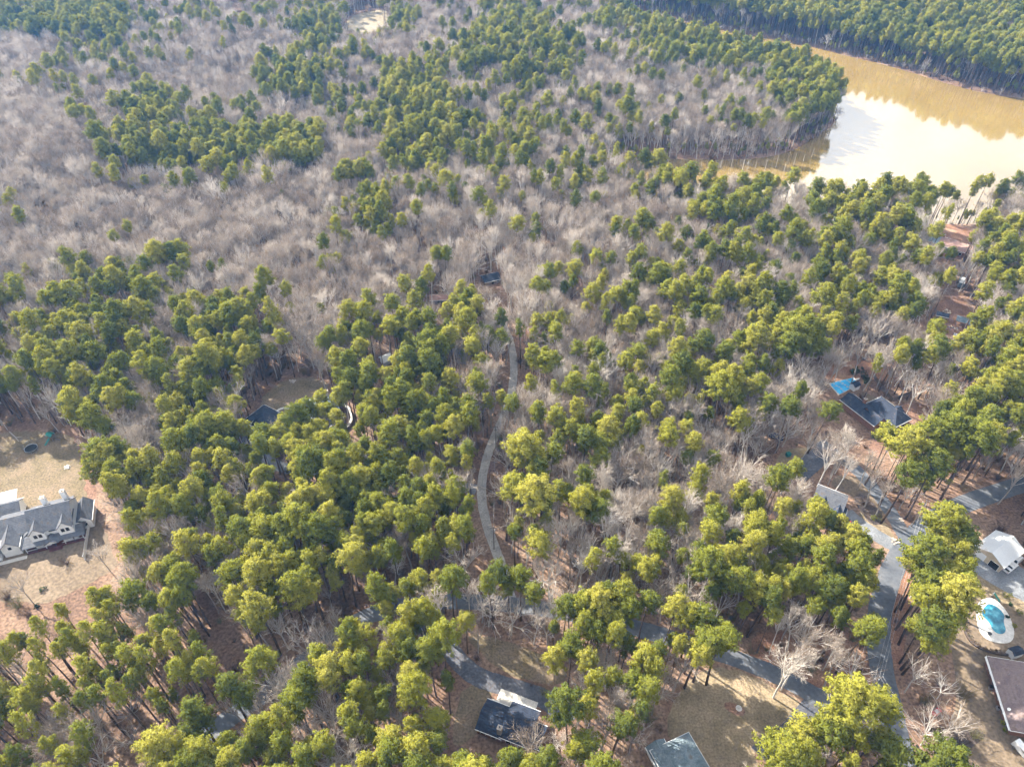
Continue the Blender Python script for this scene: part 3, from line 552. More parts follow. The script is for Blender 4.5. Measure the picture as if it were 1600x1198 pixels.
# ------------------------------------------------------------------ trees: how each kind grows
def set_leaf_mesh(name, T, N, mat):
    """T (n,3,3) triangles, N (n,3) shading normals of the leaf clumps they belong to"""
    n = len(T); m = bpy.data.meshes.new(name)
    m.vertices.add(n * 3); m.vertices.foreach_set('co', T.reshape(-1).astype(np.float32))
    m.loops.add(n * 3); m.loops.foreach_set('vertex_index', np.arange(n * 3, dtype=np.int32))
    m.polygons.add(n); m.polygons.foreach_set('loop_start', np.arange(0, n * 3, 3, dtype=np.int32))
    m.update(calc_edges=True); m.materials.append(mat)
    m.polygons.foreach_set('use_smooth', np.ones(n, bool))
    if N is not None: m.normals_split_custom_set_from_vertices(np.repeat(N, 3, 0).astype(np.float32).tolist())
    return m
def unit(v): return v / np.maximum(np.linalg.norm(v, axis=-1, keepdims=True), 1e-9)
def leaf_tris(C, R, out, size, per, r):
    """per triangles in each clump centre C (n,3) of radius R (n,), normals pushed outwards"""
    n = len(C); d = unit(r.normal(size=(n, per, 3)) + np.array([0, 0, .25])); rad = R[:, None, None] * r.uniform(.35, 1.0, (n, per, 1)) ** .6
    c = C[:, None] + d * rad * np.array([1, 1, .72])
    axis = unit(d * .8 + r.normal(size=d.shape) * .75); side = unit(np.cross(axis, r.normal(size=d.shape)))
    L = size * r.uniform(.7, 1.35, (n, per, 1)); w = L * r.uniform(.24, .42, (n, per, 1))
    a = c - side * w - axis * L * .35; b2 = c + side * w - axis * L * .35; t = c + axis * L * .8
    T = np.stack([a, b2, t], 2).reshape(-1, 3, 3)
    N = unit(d * .55 + unit(out)[:, None] * .55 + np.array([0, 0, .12])).reshape(-1, 3)
    g = np.cross(T[:, 1] - T[:, 0], T[:, 2] - T[:, 0]); fl = (g * N).sum(1) < 0
    T[fl] = T[fl][:, ::-1]; g[fl] *= -1
    return T, unit(N * .72 + unit(g) * .4)
def make_pine(k, H=26.0, cl=.34, R=3.5, per=30, nb=50, top=.6, csize=.345):
    r = np.random.default_rng(100 + k); tr = MB(); lean = r.normal(0, .35, 2)
    def stem(z): t = z / H; return np.array([lean[0] * t * t * 2 + .15 * math.sin(t * 5 + k), lean[1] * t * t * 2 + .15 * math.cos(t * 4 + k), z])
    cl *= .80; zs = np.linspace(-.3, H * .985, 10); tr.tube([stem(z) for z in zs], [max(.03, .30 * (1 - .93 * max(0, z) / H)) for z in zs], 7)
    C, RR, OUT = [], [], []
    z0 = H * (1 - cl); az = r.uniform(0, 6.28)
    for i in range(nb):
        t = (i + r.uniform(0, 1)) / nb; z = z0 + (H * .97 - z0) * t; az += 2.399 + r.normal(0, .35)
        prof = (1 - t ** 2.6 * (1 - .30)) * (top + (1 - top) * min(1, t / .3 + .12))
        Lb = R * prof * r.uniform(.62, 1.12); rise = .10 + .55 * t + r.normal(0, .12)
        s = stem(z); d = np.array([math.cos(az), math.sin(az), rise]); d = d / np.linalg.norm(d)
        e = s + d * Lb; mid = s + d * Lb * .55 + np.array([0, 0, -.12 * Lb * (1 - t)])
        tr.tube([s, mid, e], [.07 * (1 - .5 * t) + .02, .045, .015], 3, False)
        m = max(2, int(Lb * 1.55))
        for j in range(m):
            u = .38 + .62 * (j + r.uniform(.2, .9)) / m; c = s + (mid - s) * min(1, u / .55) if u < .55 else mid + (e - mid) * ((u - .55) / .45)
            c = c + r.normal(0, .34, 3); C.append(c); RR.append(r.uniform(.42, .86) * (.8 + .25 * u)); OUT.append(c - stem(z0 + (H - z0) * .35))
    for j in range(4): C.append(stem(H * .985) + r.normal(0, .3, 3) * [1, 1, .6]); RR.append(.6); OUT.append(np.array([0, 0, 1.]))
    for j in range(int(r.integers(1, 5))):                  # dead stubs below the crown
        z = z0 * r.uniform(.6, .98); a = r.uniform(0, 6.28); s = stem(z); tr.tube([s, s + np.array([math.cos(a), math.sin(a), .15]) * r.uniform(.8, 2)], [.04, .01], 3, False)
    T, N = leaf_tris(np.array(C), np.array(RR), np.array(OUT), csize, per, r)
    return tr, T, N
def make_bare(k, H=22.0, spread=1.0, fork=.42, nl=8, twigs=6, kind=0):
    r = np.random.default_rng(300 + k); tr = MB(); TW = []
    def grow(p, d, L, rad, lev):
        nseg = 4 if lev == 0 else 3; P = [np.array(p)]; dd = np.array(d)
        for i in range(nseg):
            dd = dd + r.normal(0, .05 + .055 * lev, 3) + np.array([0, 0, .07 * (lev > 0)]); dd /= np.linalg.norm(dd); P.append(P[-1] + dd * L / nseg)
        rr = [rad * (1 - (.42 if lev == 0 else .72) * i / nseg) for i in range(nseg + 1)]
        tr.tube(P, rr, (7, 5, 4, 3)[min(lev, 3)], False)
        return P, dd
    def side(d, ang):
        v = unit(np.cross(d, r.normal(size=3))); return unit(d * math.cos(ang) + v * math.sin(ang))
    P0, d0 = grow((0, 0, -.3), unit(np.array([r.normal(0, .05), r.normal(0, .05), 1])), H * fork * 1.35, .26, 0)
    ends = []
    for i in range(nl):
        u = .68 + .32 * (i + .5) / nl; q = u * 4; j = min(3, int(q)); s = P0[j] + (P0[j + 1] - P0[j]) * (q - j)
        a = i * 2.399 + r.uniform(-.4, .4); tilt = r.uniform(.28, .62) * spread * (1.25 - .45 * i / nl)
        d = unit(np.array([math.cos(a) * math.sin(tilt), math.sin(a) * math.sin(tilt), math.cos(tilt)]))
        L1 = (H - s[2]) * r.uniform(.5, .68); P1, d1 = grow(s, d, L1, .155, 1)
        for m in range(5):
            u2 = r.uniform(.35, 1.0); q = u2 * 3; j = min(2, int(q)); s2 = P1[j] + (P1[j + 1] - P1[j]) * (q - j)
            P2, d2 = grow(s2, side(d1, r.uniform(.3, .8) if u2 < .9 else r.uniform(.05, .4)), (H - s2[2]) * r.uniform(.35, .62) + .5, .085, 2)
            for mm in range(6):
                u3 = r.uniform(.25, 1.0); q = u3 * 3; j = min(2, int(q)); s3 = P2[j] + (P2[j + 1] - P2[j]) * (q - j)
                d3 = side(d2, r.uniform(.25, .85)); L3 = r.uniform(.9, 1.9); e3 = s3 + d3 * L3 + np.array([0, 0, .12])
                ends.append((s3, e3, d3)); 
    ends = [(s, e, d) for s, e, d in ends]
    for s, e, d in ends:
        sd_ = unit(np.cross(d, r.normal(size=3))) * .042; TW.append([s - sd_, s + sd_, e])
        for t in range(twigs):
            b0 = s + (e - s) * r.uniform(.2, 1); dt = unit(d + r.normal(0, .55, 3) + np.array([0, 0, .15])); l = r.uniform(.6, 1.4)
            sd_ = unit(np.cross(dt, r.normal(size=3))) * r.uniform(.013, .024); TW.append([b0 - sd_, b0 + sd_, b0 + dt * l])
    return tr, np.array(TW), None
def make_bush(k, H=2.2, R=1.3, n=90, leafy_=False):
    r = np.random.default_rng(700 + k); TW = []
    for i in range(n):
        a = r.uniform(0, 6.28); b0 = np.array([math.cos(a), math.sin(a), 0]) * r.uniform(0, .35 * R); d = unit(np.array([math.cos(a) * r.uniform(.1, .9), math.sin(a) * r.uniform(.1, .9), 1]))
        e = b0 + d * H * r.uniform(.5, 1); s_ = unit(np.cross(d, r.normal(size=3))) * .03; TW.append([b0 - s_, b0 + s_, e])
        for j in range(3):
            q = b0 + (e - b0) * r.uniform(.4, 1); dd = unit(d + r.normal(0, .6, 3)); s_ = unit(np.cross(dd, r.normal(size=3))) * .022; TW.append([q - s_, q + s_, q + dd * r.uniform(.3, .8)])
    return np.array(TW)

PINES = [make_pine(0), make_pine(1, 24, .30, 3.1), make_pine(2, 27, .34, 3.7, nb=52), make_pine(3, 25, .30, 3.7, top=.75), make_pine(4, 28, .36, 4.8, nb=64, top=.7), make_pine(5, 23, .34, 3.0), make_pine(6, 26, .29, 3.4, top=.8), make_pine(7, 22, .50, 3.5, nb=56)]
SLIM = [make_pine(20, 24, .38, 2.6, nb=34), make_pine(21, 26, .34, 2.4, nb=30), make_pine(22, 23, .45, 2.7, nb=36)]
BARES = [make_bare(0), make_bare(1, 24, .8), make_bare(2, 20, 1.25, .36), make_bare(3, 23, .65, .48), make_bare(4, 21, 1.1, .4, 9), make_bare(5, 19, .95, .45), make_bare(6, 24, .55, .5, 7), make_bare(7, 18, 1.35, .32, 9)]
PM = [(tr.mesh('pine_trunk', M_PBARK, True), set_leaf_mesh('pine_crown', T, N, M_PINE)) for tr, T, N in PINES + SLIM]
BM = [(tr.mesh('bare_trunk', M_BBARK, True), set_leaf_mesh('bare_crown', T, N, M_TWIG)) for tr, T, N in BARES]
PH = [26, 24, 27, 25, 28, 23, 26, 22, 24, 26, 23]; BH = [22, 24, 20, 23, 21, 19, 24, 18]
def joined(name, pair):
    """trunk and crown as one mesh, for the masses of far trees"""
    tr, lf = pair; m = bpy.data.meshes.new(name); nv = len(tr.vertices)
    a = np.empty(nv * 3, np.float32); tr.vertices.foreach_get('co', a); b2 = np.empty(len(lf.vertices) * 3, np.float32); lf.vertices.foreach_get('co', b2)
    fs = [tuple(p.vertices) for p in tr.polygons]; nt = len(fs); fl = (np.arange(len(lf.vertices)) + nv).reshape(-1, 3).tolist()
    m.from_pydata(np.concatenate([a, b2]).reshape(-1, 3).tolist(), [], fs + fl)
    m.materials.append(tr.materials[0]); m.materials.append(lf.materials[0])
    mi = np.zeros(len(m.polygons), np.int32); mi[nt:] = 1; m.polygons.foreach_set('material_index', mi)
    m.polygons.foreach_set('use_smooth', np.ones(len(m.polygons), bool))
    nn = np.empty(nv * 3, np.float32); tr.vertices.foreach_get('normal', nn)
    n2 = np.array([c.vector[:] for c in lf.corner_normals], np.float32)
    m.normals_split_custom_set_from_vertices(np.concatenate([nn.reshape(-1, 3), n2]).tolist()); m.update()
    return m

# ------------------------------------------------------------------ where the trees stand, surveyed from the photograph (50-pixel squares of canopy)
# digit = tenths of pines among the trees, '-' open, 'a' a few bare trees, 'p' open stand of slim pines
CANOPY = """
58893221234441264335899999999986
02342110243301576422457889999999
11111100673366225311112389999999
00116442212577543324112347999999
00069989981277543332334499999999
00013544333566444435677753677776
21000000015651232321147646765666
00130000004212102133562555555657
13464431002022013525623346767577
25645486301335723444343663676-25
67788688705589844535233578223766
67667687208798556344676551-15677
aa56588339-889874445455462--3288
--152898999888604565444553229997
--577789999978717363113225-01894
--178788889999828572233774-a2 42-
---77773889999818543543788 6--74-
---36884898988580723677779996-82-
-ppp7777888631544466778899862 8--
pppppppp887388867699977687775575
pppppppp4199992336888662111223aa
ppppppp2358999---688622---65a---
p12pp277768998---88 7----688 7aa--
pppp8887878578678888----88 8 8 86---
"""
CANOPY = [l.replace(' ', '') for l in CANOPY.strip().split('\n')]
CANOPY[5] = '00012322211344333333566642366666'; CANOPY[6] = '11000000014520111110135535656665'; CANOPY[7] = '00020000003111001012452444446646'; CANOPY[8] = '12354320001011012424512335656466'
CANOPY[12] = '115658833-8898744445554625--3288'; CANOPY[15] = '--178788889999828572233774-a242-'; CANOPY[16] = '---7777388999981854354378886--74'
CANOPY[17] = '---36884898988557236777799996-82'; CANOPY[18] = '-ppp7777886365644667788998862-8-'; CANOPY[19] = 'ppppppp8873888676999776877755-7-'
CANOPY[20] = 'ppppppp84199992336888621112 3aa--'.replace(' ', '')
CANOPY[21] = 'ppppppp2358999---6886---126 5a---'.replace(' ', ''); CANOPY[22] = 'p12ppp77768998---8873----687aa--'; CANOPY[23] = 'pppp888787578678888----888886---'
CANOPY = [(l + '-' * 32)[:32] for l in CANOPY]
NO_CROWN = [  # photo polygons where the land shows and no crown may hang
    [(-50, 690), (15, 672), (120, 675), (140, 715), (150, 770), (175, 850), (165, 900), (60, 950), (-50, 960)],
    [(392, 655), (405, 605), (450, 580), (515, 590), (522, 606), (480, 625), (440, 645), (412, 662)],
    [(535, 44), (550, 24), (578, 19), (606, 20), (606, 33), (590, 42), (565, 48)],
        [(788, 545), (808, 545), (812, 590), (804, 620), (788, 612), (794, 580)], [(758, 670), (782, 664), (772, 700), (762, 735), (764, 790), (748, 790), (746, 745)],
    [(752, 800), (772, 815), (800, 895), (786, 900), (760, 850)],
    [(715, 1000), (760, 1020), (850, 1060), (872, 1080), (860, 1110), (850, 1150), (790, 1160), (725, 1150), (735, 1080)],
    [(1010, 1150), (1060, 1080), (1090, 1062), (1170, 1040), (1262, 1100), (1235, 1150), (1170, 1198), (1010, 1198)], [(1150, 1015), (1310, 1095), (1290, 1110), (1150, 1035)],
    [(1372, 930), (1400, 870), (1430, 840), (1440, 855), (1425, 900), (1412, 960), (1415, 1030), (1400, 1075), (1425, 1198), (1400, 1198), (1380, 1080), (1366, 1010)],
    [(1395, 845), (1440, 800), (1440, 830), (1420, 870)], [(1515, 925), (1560, 918), (1600, 940), (1600, 1198), (1540, 1198), (1480, 1198), (1540, 1150), (1500, 1050), (1512, 990)],
    [(1510, 885), (1535, 850), (1570, 822), (1600, 830), (1600, 930), (1550, 905)], [(1520, 785), (1600, 755), (1600, 790), (1530, 810)],
    [(1290, 590), (1345, 580), (1395, 640), (1412, 665), (1380, 692), (1330, 660), (1298, 612)], [(1385, 640), (1400, 620), (1450, 640), (1430, 665), (1400, 660)],
    [(1205, 670), (1220, 670), (1275, 705), (1285, 712), (1245, 750), (1222, 720)], [(1275, 765), (1300, 752), (1345, 770), (1385, 800), (1425, 835), (1400, 850), (1340, 820), (1300, 800)],
    [(1345, 735), (1360, 740), (1425, 830), (1400, 840)],
    [(1464, 482), (1485, 466), (1507, 484), (1507, 520), (1476, 520)], [(1445, 368), (1462, 366), (1518, 388), (1510, 396)], [(752, 415), (780, 415), (780, 445), (752, 445)], [(672, 455), (700, 455), (700, 475), (672, 475)],
    [(320, 945), (335, 945), (395, 1040), (375, 1050)], [(330, 1128), (360, 1120), (362, 1140), (335, 1150)], [(445, 1030), (470, 1010), (478, 1035), (455, 1050)], [(560, 962), (575, 955), (580, 968), (565, 975)], [(1008, 975), (1035, 980), (1035, 995), (1008, 990)],
    [(598, 545), (612, 545), (612, 568), (598, 568)], [(424, 722), (440, 712), (444, 745), (426, 750)], [(540, 645), (552, 645), (552, 668), (540, 668)]]
def crown_z(kind): return 19.0 if kind == 'pine' else 15.0
HERO_PINE = [(793, 632, .8, 3), (815, 705, 1.05, 4), (790, 770, .95, 2), (835, 770, 1.1, 4), (990, 553, .85, 3), (840, 845, 1.0, 7), (795, 918, .7, 5), (815, 912, .85, 1), (835, 925, .75, 0), (770, 905, .9, 1),
    (1104, 1002, .9, 6), (1127, 1005, .95, 3), (1090, 1016, .85, 0), (1347, 985, .9, 2), (1370, 970, .7, 5), (1458, 872, 1.0, 4), (1478, 818, 1.05, 4), (1505, 842, .95, 2), (1499, 926, 1.0, 4), (1462, 973, 1.0, 2), (1431, 957, .9, 0), (1446, 913, .95, 3), (1470, 850, .9, 0),
    (1450, 1000, .85, 1), (1480, 990, .8, 5), (1347, 1106, 1.15, 4), (1377, 1100, .95, 2), (1320, 1122, 1.0, 2), (1290, 1148, 1.0, 0), (1258, 1155, .95, 3), (1215, 1182, 1.0, 4), (1364, 1150, .9, 5), (1386, 1172, .95, 3), (1330, 1165, .9, 1), (1470, 1185, 1.05, 4),
    (1235, 640, .9, 6), (1285, 648, .85, 3), (1420, 700, 1.1, 4), (1455, 685, 1.1, 2), (1490, 670, 1.1, 4), (1525, 690, 1.1, 4), (1540, 730, 1.0, 2), (1500, 720, 1.05, 3), (1460, 730, 1.0, 4), (1420, 740, 1.0, 2), (1510, 755, .9, 0), (1385, 690, .95, 3),
    (400, 1040, 1.0, 7), (315, 1122, .95, 7), (378, 1085, .85, 1), (25, 1095, .9, 7), (100, 628, .85, 5), (165, 622, .85, 3), (150, 640, .8, 0), (145, 712, .95, 2), (150, 735, .9, 7),
    (1130, 610, 1.0, 4), (1250, 520, 1.05, 4), (1225, 540, 1.0, 2), (1345, 255, .9, 1), (1330, 265, .95, 0), (920, 280, .9, 3), (835, 362, .85, 7), (640, 270, .9, 7), (945, 775, .8, 5), (940, 690, .9, 3), (925, 800, .9, 2), (1240, 735, .8, 5),
    (1442, 888, .9, 2), (1452, 938, .95, 0), (1474, 898, .95, 3), (1488, 868, .9, 2), (1470, 942, .9, 5), (1442, 984, .8, 1), (1500, 882, .85, 0), (1486, 834, .9, 3), (1490, 906, .9, 2), (1480, 962, .85, 0), (1460, 832, .9, 1), (1436, 930, .85, 5), (1462, 905, .9, 6), (1495, 950, .85, 3),
    (430, 700, .9, 1), (455, 690, .8, 0), (480, 665, .8, 5), (500, 650, .75, 1), (515, 640, .75, 5), (405, 690, .85, 3), (470, 705, .85, 2), (470, 648, .8, 1), (488, 640, .8, 0), (500, 672, .8, 3), (525, 655, .8, 5), (535, 690, .85, 2), (490, 690, .85, 0), (420, 680, .85, 3), (545, 615, .9, 1), (530, 625, .8, 5), (505, 630, .75, 3), (440, 682, .8, 6), (460, 668, .8, 5), (450, 665, .75, 0), (520, 690, .8, 6)]
HERO_BARE = [(370, 862, 1.15, 7), (200, 648, 1.1, 7), (118, 645, .95, 4), (150, 668, .8, 5), (858, 920, .75, 5), (470, 1003, .95, 2), (428, 1066, .9, 4), (495, 1020, .8, 0), (400, 965, .85, 6), (1438, 1050, .75, 4), (1482, 1070, .6, 7), (1497, 1122, .75, 7), (1462, 1138, .75, 7), (1440, 1160, .6, 2),
    (1345, 690, 1.0, 7), (1490, 622, 1.1, 7), (1470, 608, .9, 4), (1425, 590, .9, 0), (1190, 615, 1.0, 1), (1330, 765, .8, 6), (1350, 750, .9, 3), (1375, 745, .9, 6), (1365, 770, .8, 3), (1320, 735, .8, 6), (1390, 765, .8, 6), (1310, 720, .75, 3), (60, 1070, .9, 2), (90, 1120, .9, 4), (155, 865, .6, 4), (30, 915, .6, 0),
    (390, 1155, .7, 5), (618, 1148, .8, 7), (865, 1155, .7, 5), (970, 1060, .8, 6), (690, 720, .9, 2), (725, 715, .9, 6), (545, 715, .8, 1), (600, 690, .8, 5), (200, 1150, .6, 2), (265, 1150, .7, 4), (1085, 1195, .5, 5), (1290, 1000, .8, 6), (1240, 960, .8, 3), (1310, 1035, .8, 3), (1262, 622, .9, 1), (1278, 600, .9, 4), (1248, 592, .95, 2), (1300, 568, .9, 6), (1320, 555, .9, 0), (1350, 552, .9, 1), (1375, 560, .9, 4), (1275, 668, .8, 5), (1298, 676, .75, 0), (1262, 690, .7, 5), (1225, 668, .9, 2), (1210, 650, .9, 4), (1400, 570, .9, 2), (1285, 580, .85, 3), (1310, 690, .8, 4), (1440, 600, .9, 1), (1290, 735, .75, 6), (1305, 745, .8, 3), (1340, 740, .85, 6), (1360, 725, .8, 3)]

TREES = []                                                  # x, y, z, kind, variant, scale, rot, hero
road_c = [(c, w) for c, w in ROAD_LINES]
def free_base(P, extra=0.0, lst=None):
    ok = ~inside(P, LAKE) & (edge_dist(P, LAKE) > 1.0)
    for poly, mg in (NO_BASE if lst is None else lst):
        bx = np.array(poly); near = ((P > bx.min(0) - 3) & (P < bx.max(0) + 3)).all(1)
        if near.any():
            s = np.where(near)[0]; bad = inside(P[s], poly) | (edge_dist(P[s], poly) < mg + extra); ok[s[bad]] = False
    for c, w in road_c:
        bx = np.array(c); near = ((P > bx.min(0) - 12) & (P < bx.max(0) + 12)).all(1); s = np.where(near)[0]
        if len(s): ok[s[edge_dist(P[s], c, False) < w + .7 + extra]] = False
    return ok
heroes = []
for kind, lst in (('pine', HERO_PINE), ('bare', HERO_BARE)):
    for px, py, sc, v in lst:
        sc *= 1.08 if kind == 'pine' else 1.0; h = (PH[v] if kind == 'pine' else BH[v]) * sc; zc = h * (.80 if kind == 'pine' else .68)
        x, y = G(px, py, zc); heroes.append((x, y, kind, v, sc))
HP = np.array([(h[0], h[1]) for h in heroes]); okh = free_base(HP, -1.2, HARD); print('REJECTED', [(a[:3]) for a, k in zip(HERO_PINE + HERO_BARE, okh) if not k])
for h, k in zip(heroes, okh):
    if k: TREES.append([h[0], h[1], 0.0, h[2], h[3], h[4], random.uniform(0, 6.28), True])
# candidate spots: a jittered hexagonal stand, thinned and mixed after the canopy survey
sp = 3.6; cand = []
yv = 22.0; row = 0
while yv < 880:
    half = (yv * .80 + 105); n = int(2 * half / sp); xx = -half + np.arange(n) * sp + (row % 2) * sp / 2
    cand.append(np.stack([xx, np.full(n, yv)], 1)); yv += sp * .866; row += 1
cand = np.concatenate(cand); cand += rng.uniform(-1.7, 1.7, cand.shape)
cand = cand[free_base(cand)]
hero_xy = np.array([(t[0], t[1]) for t in TREES])
dmin = np.min(np.hypot(cand[:, None, 0] - hero_xy[None, :, 0], cand[:, None, 1] - hero_xy[None, :, 1]), 1); cand = cand[dmin > 2.8]
cz = height(cand)
kindn = rng.random(len(cand)); thin = rng.random(len(cand)); patch = np.sin(cand[:, 0] * .11 + 2 * np.sin(cand[:, 1] * .05)) * np.sin(cand[:, 1] * .13 + 1.7) 
d_sh = None
sx = rng.uniform(-20, 560, 26000); sy = rng.uniform(230, 800, 26000); SH = np.stack([sx, sy], 1); SH = SH[~inside(SH, LAKE)]; dd_ = edge_dist(SH, LAKE); SH = SH[(dd_ > .5) & (dd_ < 6)]; SH = SH[:1500]; SHZ = height(SH)
NC0 = np.array([np.min(p, 0) for p in NO_CROWN]); NC1 = np.array([np.max(p, 0) for p in NO_CROWN])
for i, (x, y) in enumerate(cand):
    u, v = PX(x, y, 19.0 + cz[i]); c_, r_ = int(u // 50), int(v // 50)
    off = u < -40 or u > 1640 or v < -40 or v > 1238
    ch = CANOPY[min(max(r_, 0), 23)][min(max(c_, 0), 31)]
    if off and ch in '-': ch = '5'
    if ch == '-':
        continue
    slim = ch == 'p'
    if ch == 'a':
        if thin[i] > .16: continue
        kind = 'bare'
    elif slim:
        if thin[i] > .70: continue
        kind = 'pine' if kindn[i] < .93 else 'bare'
    else:
        f = (int(ch) / 9.3) ** 1.6; f = min(1, max(0, f + .22 * patch[i] * (0 < f < .95)))
        kind = 'pine' if kindn[i] < f else 'bare'
        if kind == 'bare' and thin[i] > .70: continue
        if kind == 'pine' and thin[i] > .95: continue
    if kind == 'pine':
        vi = (8 + int(rng.integers(0, 3))) if slim else int(rng.choice([0, 1, 2, 3, 4, 5, 6, 7, 8], p=[.15, .13, .14, .14, .09, .12, .11, .07, .05])); sc = rng.uniform(.68, 1.12)
    else:
        vi = int(rng.integers(0, 8)); sc = rng.uniform(.72, 1.08)
    hh = (PH[vi] if kind == 'pine' else BH[vi]) * sc; bad = False
    for zf, rad in ((.95, 1.0), (.78, 3.7), (.6, 2.5)):
        uu, vv = PX(x, y, hh * zf + cz[i])
        dep = y * CT - (hh * zf - CAM_H) * ST; rp = F_PX * rad / dep
        hit = np.where((NC0[:, 0] < uu + rp) & (NC0[:, 1] < vv + rp) & (NC1[:, 0] > uu - rp) & (NC1[:, 1] > vv - rp))[0]
        if len(hit):
            Q = np.array([(uu, vv), (uu - rp, vv), (uu + rp, vv), (uu, vv + rp)])
            if any(inside(Q, NO_CROWN[k]).any() for k in hit): bad = True; break
    if bad: continue
    TREES.append([x, y, cz[i], kind, vi, sc, rng.uniform(0, 6.28), False])

# ------------------------------------------------------------------ the 300 largest of each kind stand alone; the others form the forest
LANDMARKS = [('white farmhouse', 70, 815), ('round trampoline', 48, 700), ('hidden dark house', 400, 650), ('gravel drive bend', 803, 590), ('gravel drive foot', 795, 920), ('navy roofed house', 797, 1110),
    ('teal roofed house', 1060, 1170), ('white barked sycamore', 1235, 1045), ('blue tarp pool', 1320, 603), ('metal roofed garage', 1568, 852), ('turquoise pool', 1553, 970), ('brown roofed ranch house', 1575, 1080),
    ('green play set', 82, 685), ('road junction', 1425, 840), ('small loop house', 1300, 780), ('dark parking pad', 1262, 726), ('lane curve among pines', 560, 970), ('pale lane gap', 345, 1135), ('pink budding tree', 832, 540), ('gravel drive top', 775, 490), ('gravel drive middle', 752, 770), ('oval red mulch ring', 1148, 1108), ('red toy', 1463, 1112)]
ORD = ['first', 'second', 'third', 'fourth', 'fifth', 'sixth', 'seventh', 'eighth', 'ninth', 'tenth', 'eleventh', 'twelfth', 'thirteenth', 'fourteenth', 'fifteenth', 'sixteenth', 'seventeenth', 'eighteenth', 'nineteenth', 'twentieth'] + ['%dth' % n for n in range(21, 80)]
def rank(t):
    hh = (PH if t[3] == 'pine' else BH)[t[4]] * t[5]; u, v = PX(t[0], t[1], hh * .75 + t[2])
    if not (6 < u < 1594 and 6 < v < 1192): return 1e9
    dep = t[1] * CT - (hh * .75 - CAM_H) * ST
    return dep / t[5] * (.5 if t[7] else 1)
solo = {}
for kind in ('pine', 'bare'):
    lst = sorted([i for i, t in enumerate(TREES) if t[3] == kind], key=lambda i: rank(TREES[i]))
    solo[kind] = [i for i in lst[:300] if rank(TREES[i]) < 1e8]
bins = {}
for kind, ids in solo.items():
    for i in ids:
        t = TREES[i]; hh = (PH if kind == 'pine' else BH)[t[4]] * t[5]; u, v = PX(t[0], t[1], hh * .75 + t[2])
        L = min(LANDMARKS, key=lambda l: math.hypot(u - l[1], v - l[2])); du, dv = u - L[1], v - L[2]
        a = math.degrees(math.atan2(-dv, du)) % 360; dr = ['right of', 'upper right of', 'above', 'upper left of', 'left of', 'lower left of', 'below', 'lower right of'][int((a + 22.5) // 45) % 8]
        bins.setdefault((kind, L[0], dr), []).append((math.hypot(du, dv), i))
label_of = {}
for (kind, lm, dr), lst in bins.items():
    for k, (d, i) in enumerate(sorted(lst)):
        t = TREES[i]; size = 'tall' if t[5] > .97 else 'small' if t[5] < .80 else 'medium'
        shape = ('round crowned', 'slender', 'broad', 'flat topped', 'full crowned', 'narrow', 'high crowned', 'bushy', 'slim', 'slim', 'slim')[t[4]] if kind == 'pine' else ('rounded', 'upright', 'spreading', 'narrow', 'dense', 'small headed', 'tall forked', 'wide headed')[t[4]]
        one = 'the only one' if len(lst) == 1 else ORD[k]
        noun = 'green pine' if kind == 'pine' else 'bare grey tree'
        if len(lst) == 1: label_of[i] = f'{size} {shape} {noun}, only one {dr} the {lm}'
        elif k == 0: label_of[i] = f'{size} {shape} {noun}, first {dr} the {lm}'
        else: label_of[i] = f'{size} {shape} {noun}, {one} {dr} the {lm}'
for kind, name, meshes, grp in (('pine', 'pine_tree', PM, 'pines standing in the woods'), ('bare', 'bare_tree', BM, 'leafless trees standing in the woods')):
    for i in solo[kind]:
        t = TREES[i]
        e = thing(name, label_of[i], 'tree', (t[0], t[1], t[2]), t[6], grp); gw = (1.18 if kind == 'pine' else 1.0) if t[7] else rng.uniform(.8, 1.0) if (kind == 'pine' and t[4] > 7) else rng.uniform(.76, 1.1); e.scale = (t[5] * gw, t[5] * gw, t[5]); e.rotation_euler = (rng.normal(0, .03), rng.normal(0, .03), t[6])
        for nm, m in (('trunk', meshes[t[4]][0]), ('crown', meshes[t[4]][1])):
            o = bpy.data.objects.new(nm, m); COL.objects.link(o); o.parent = e

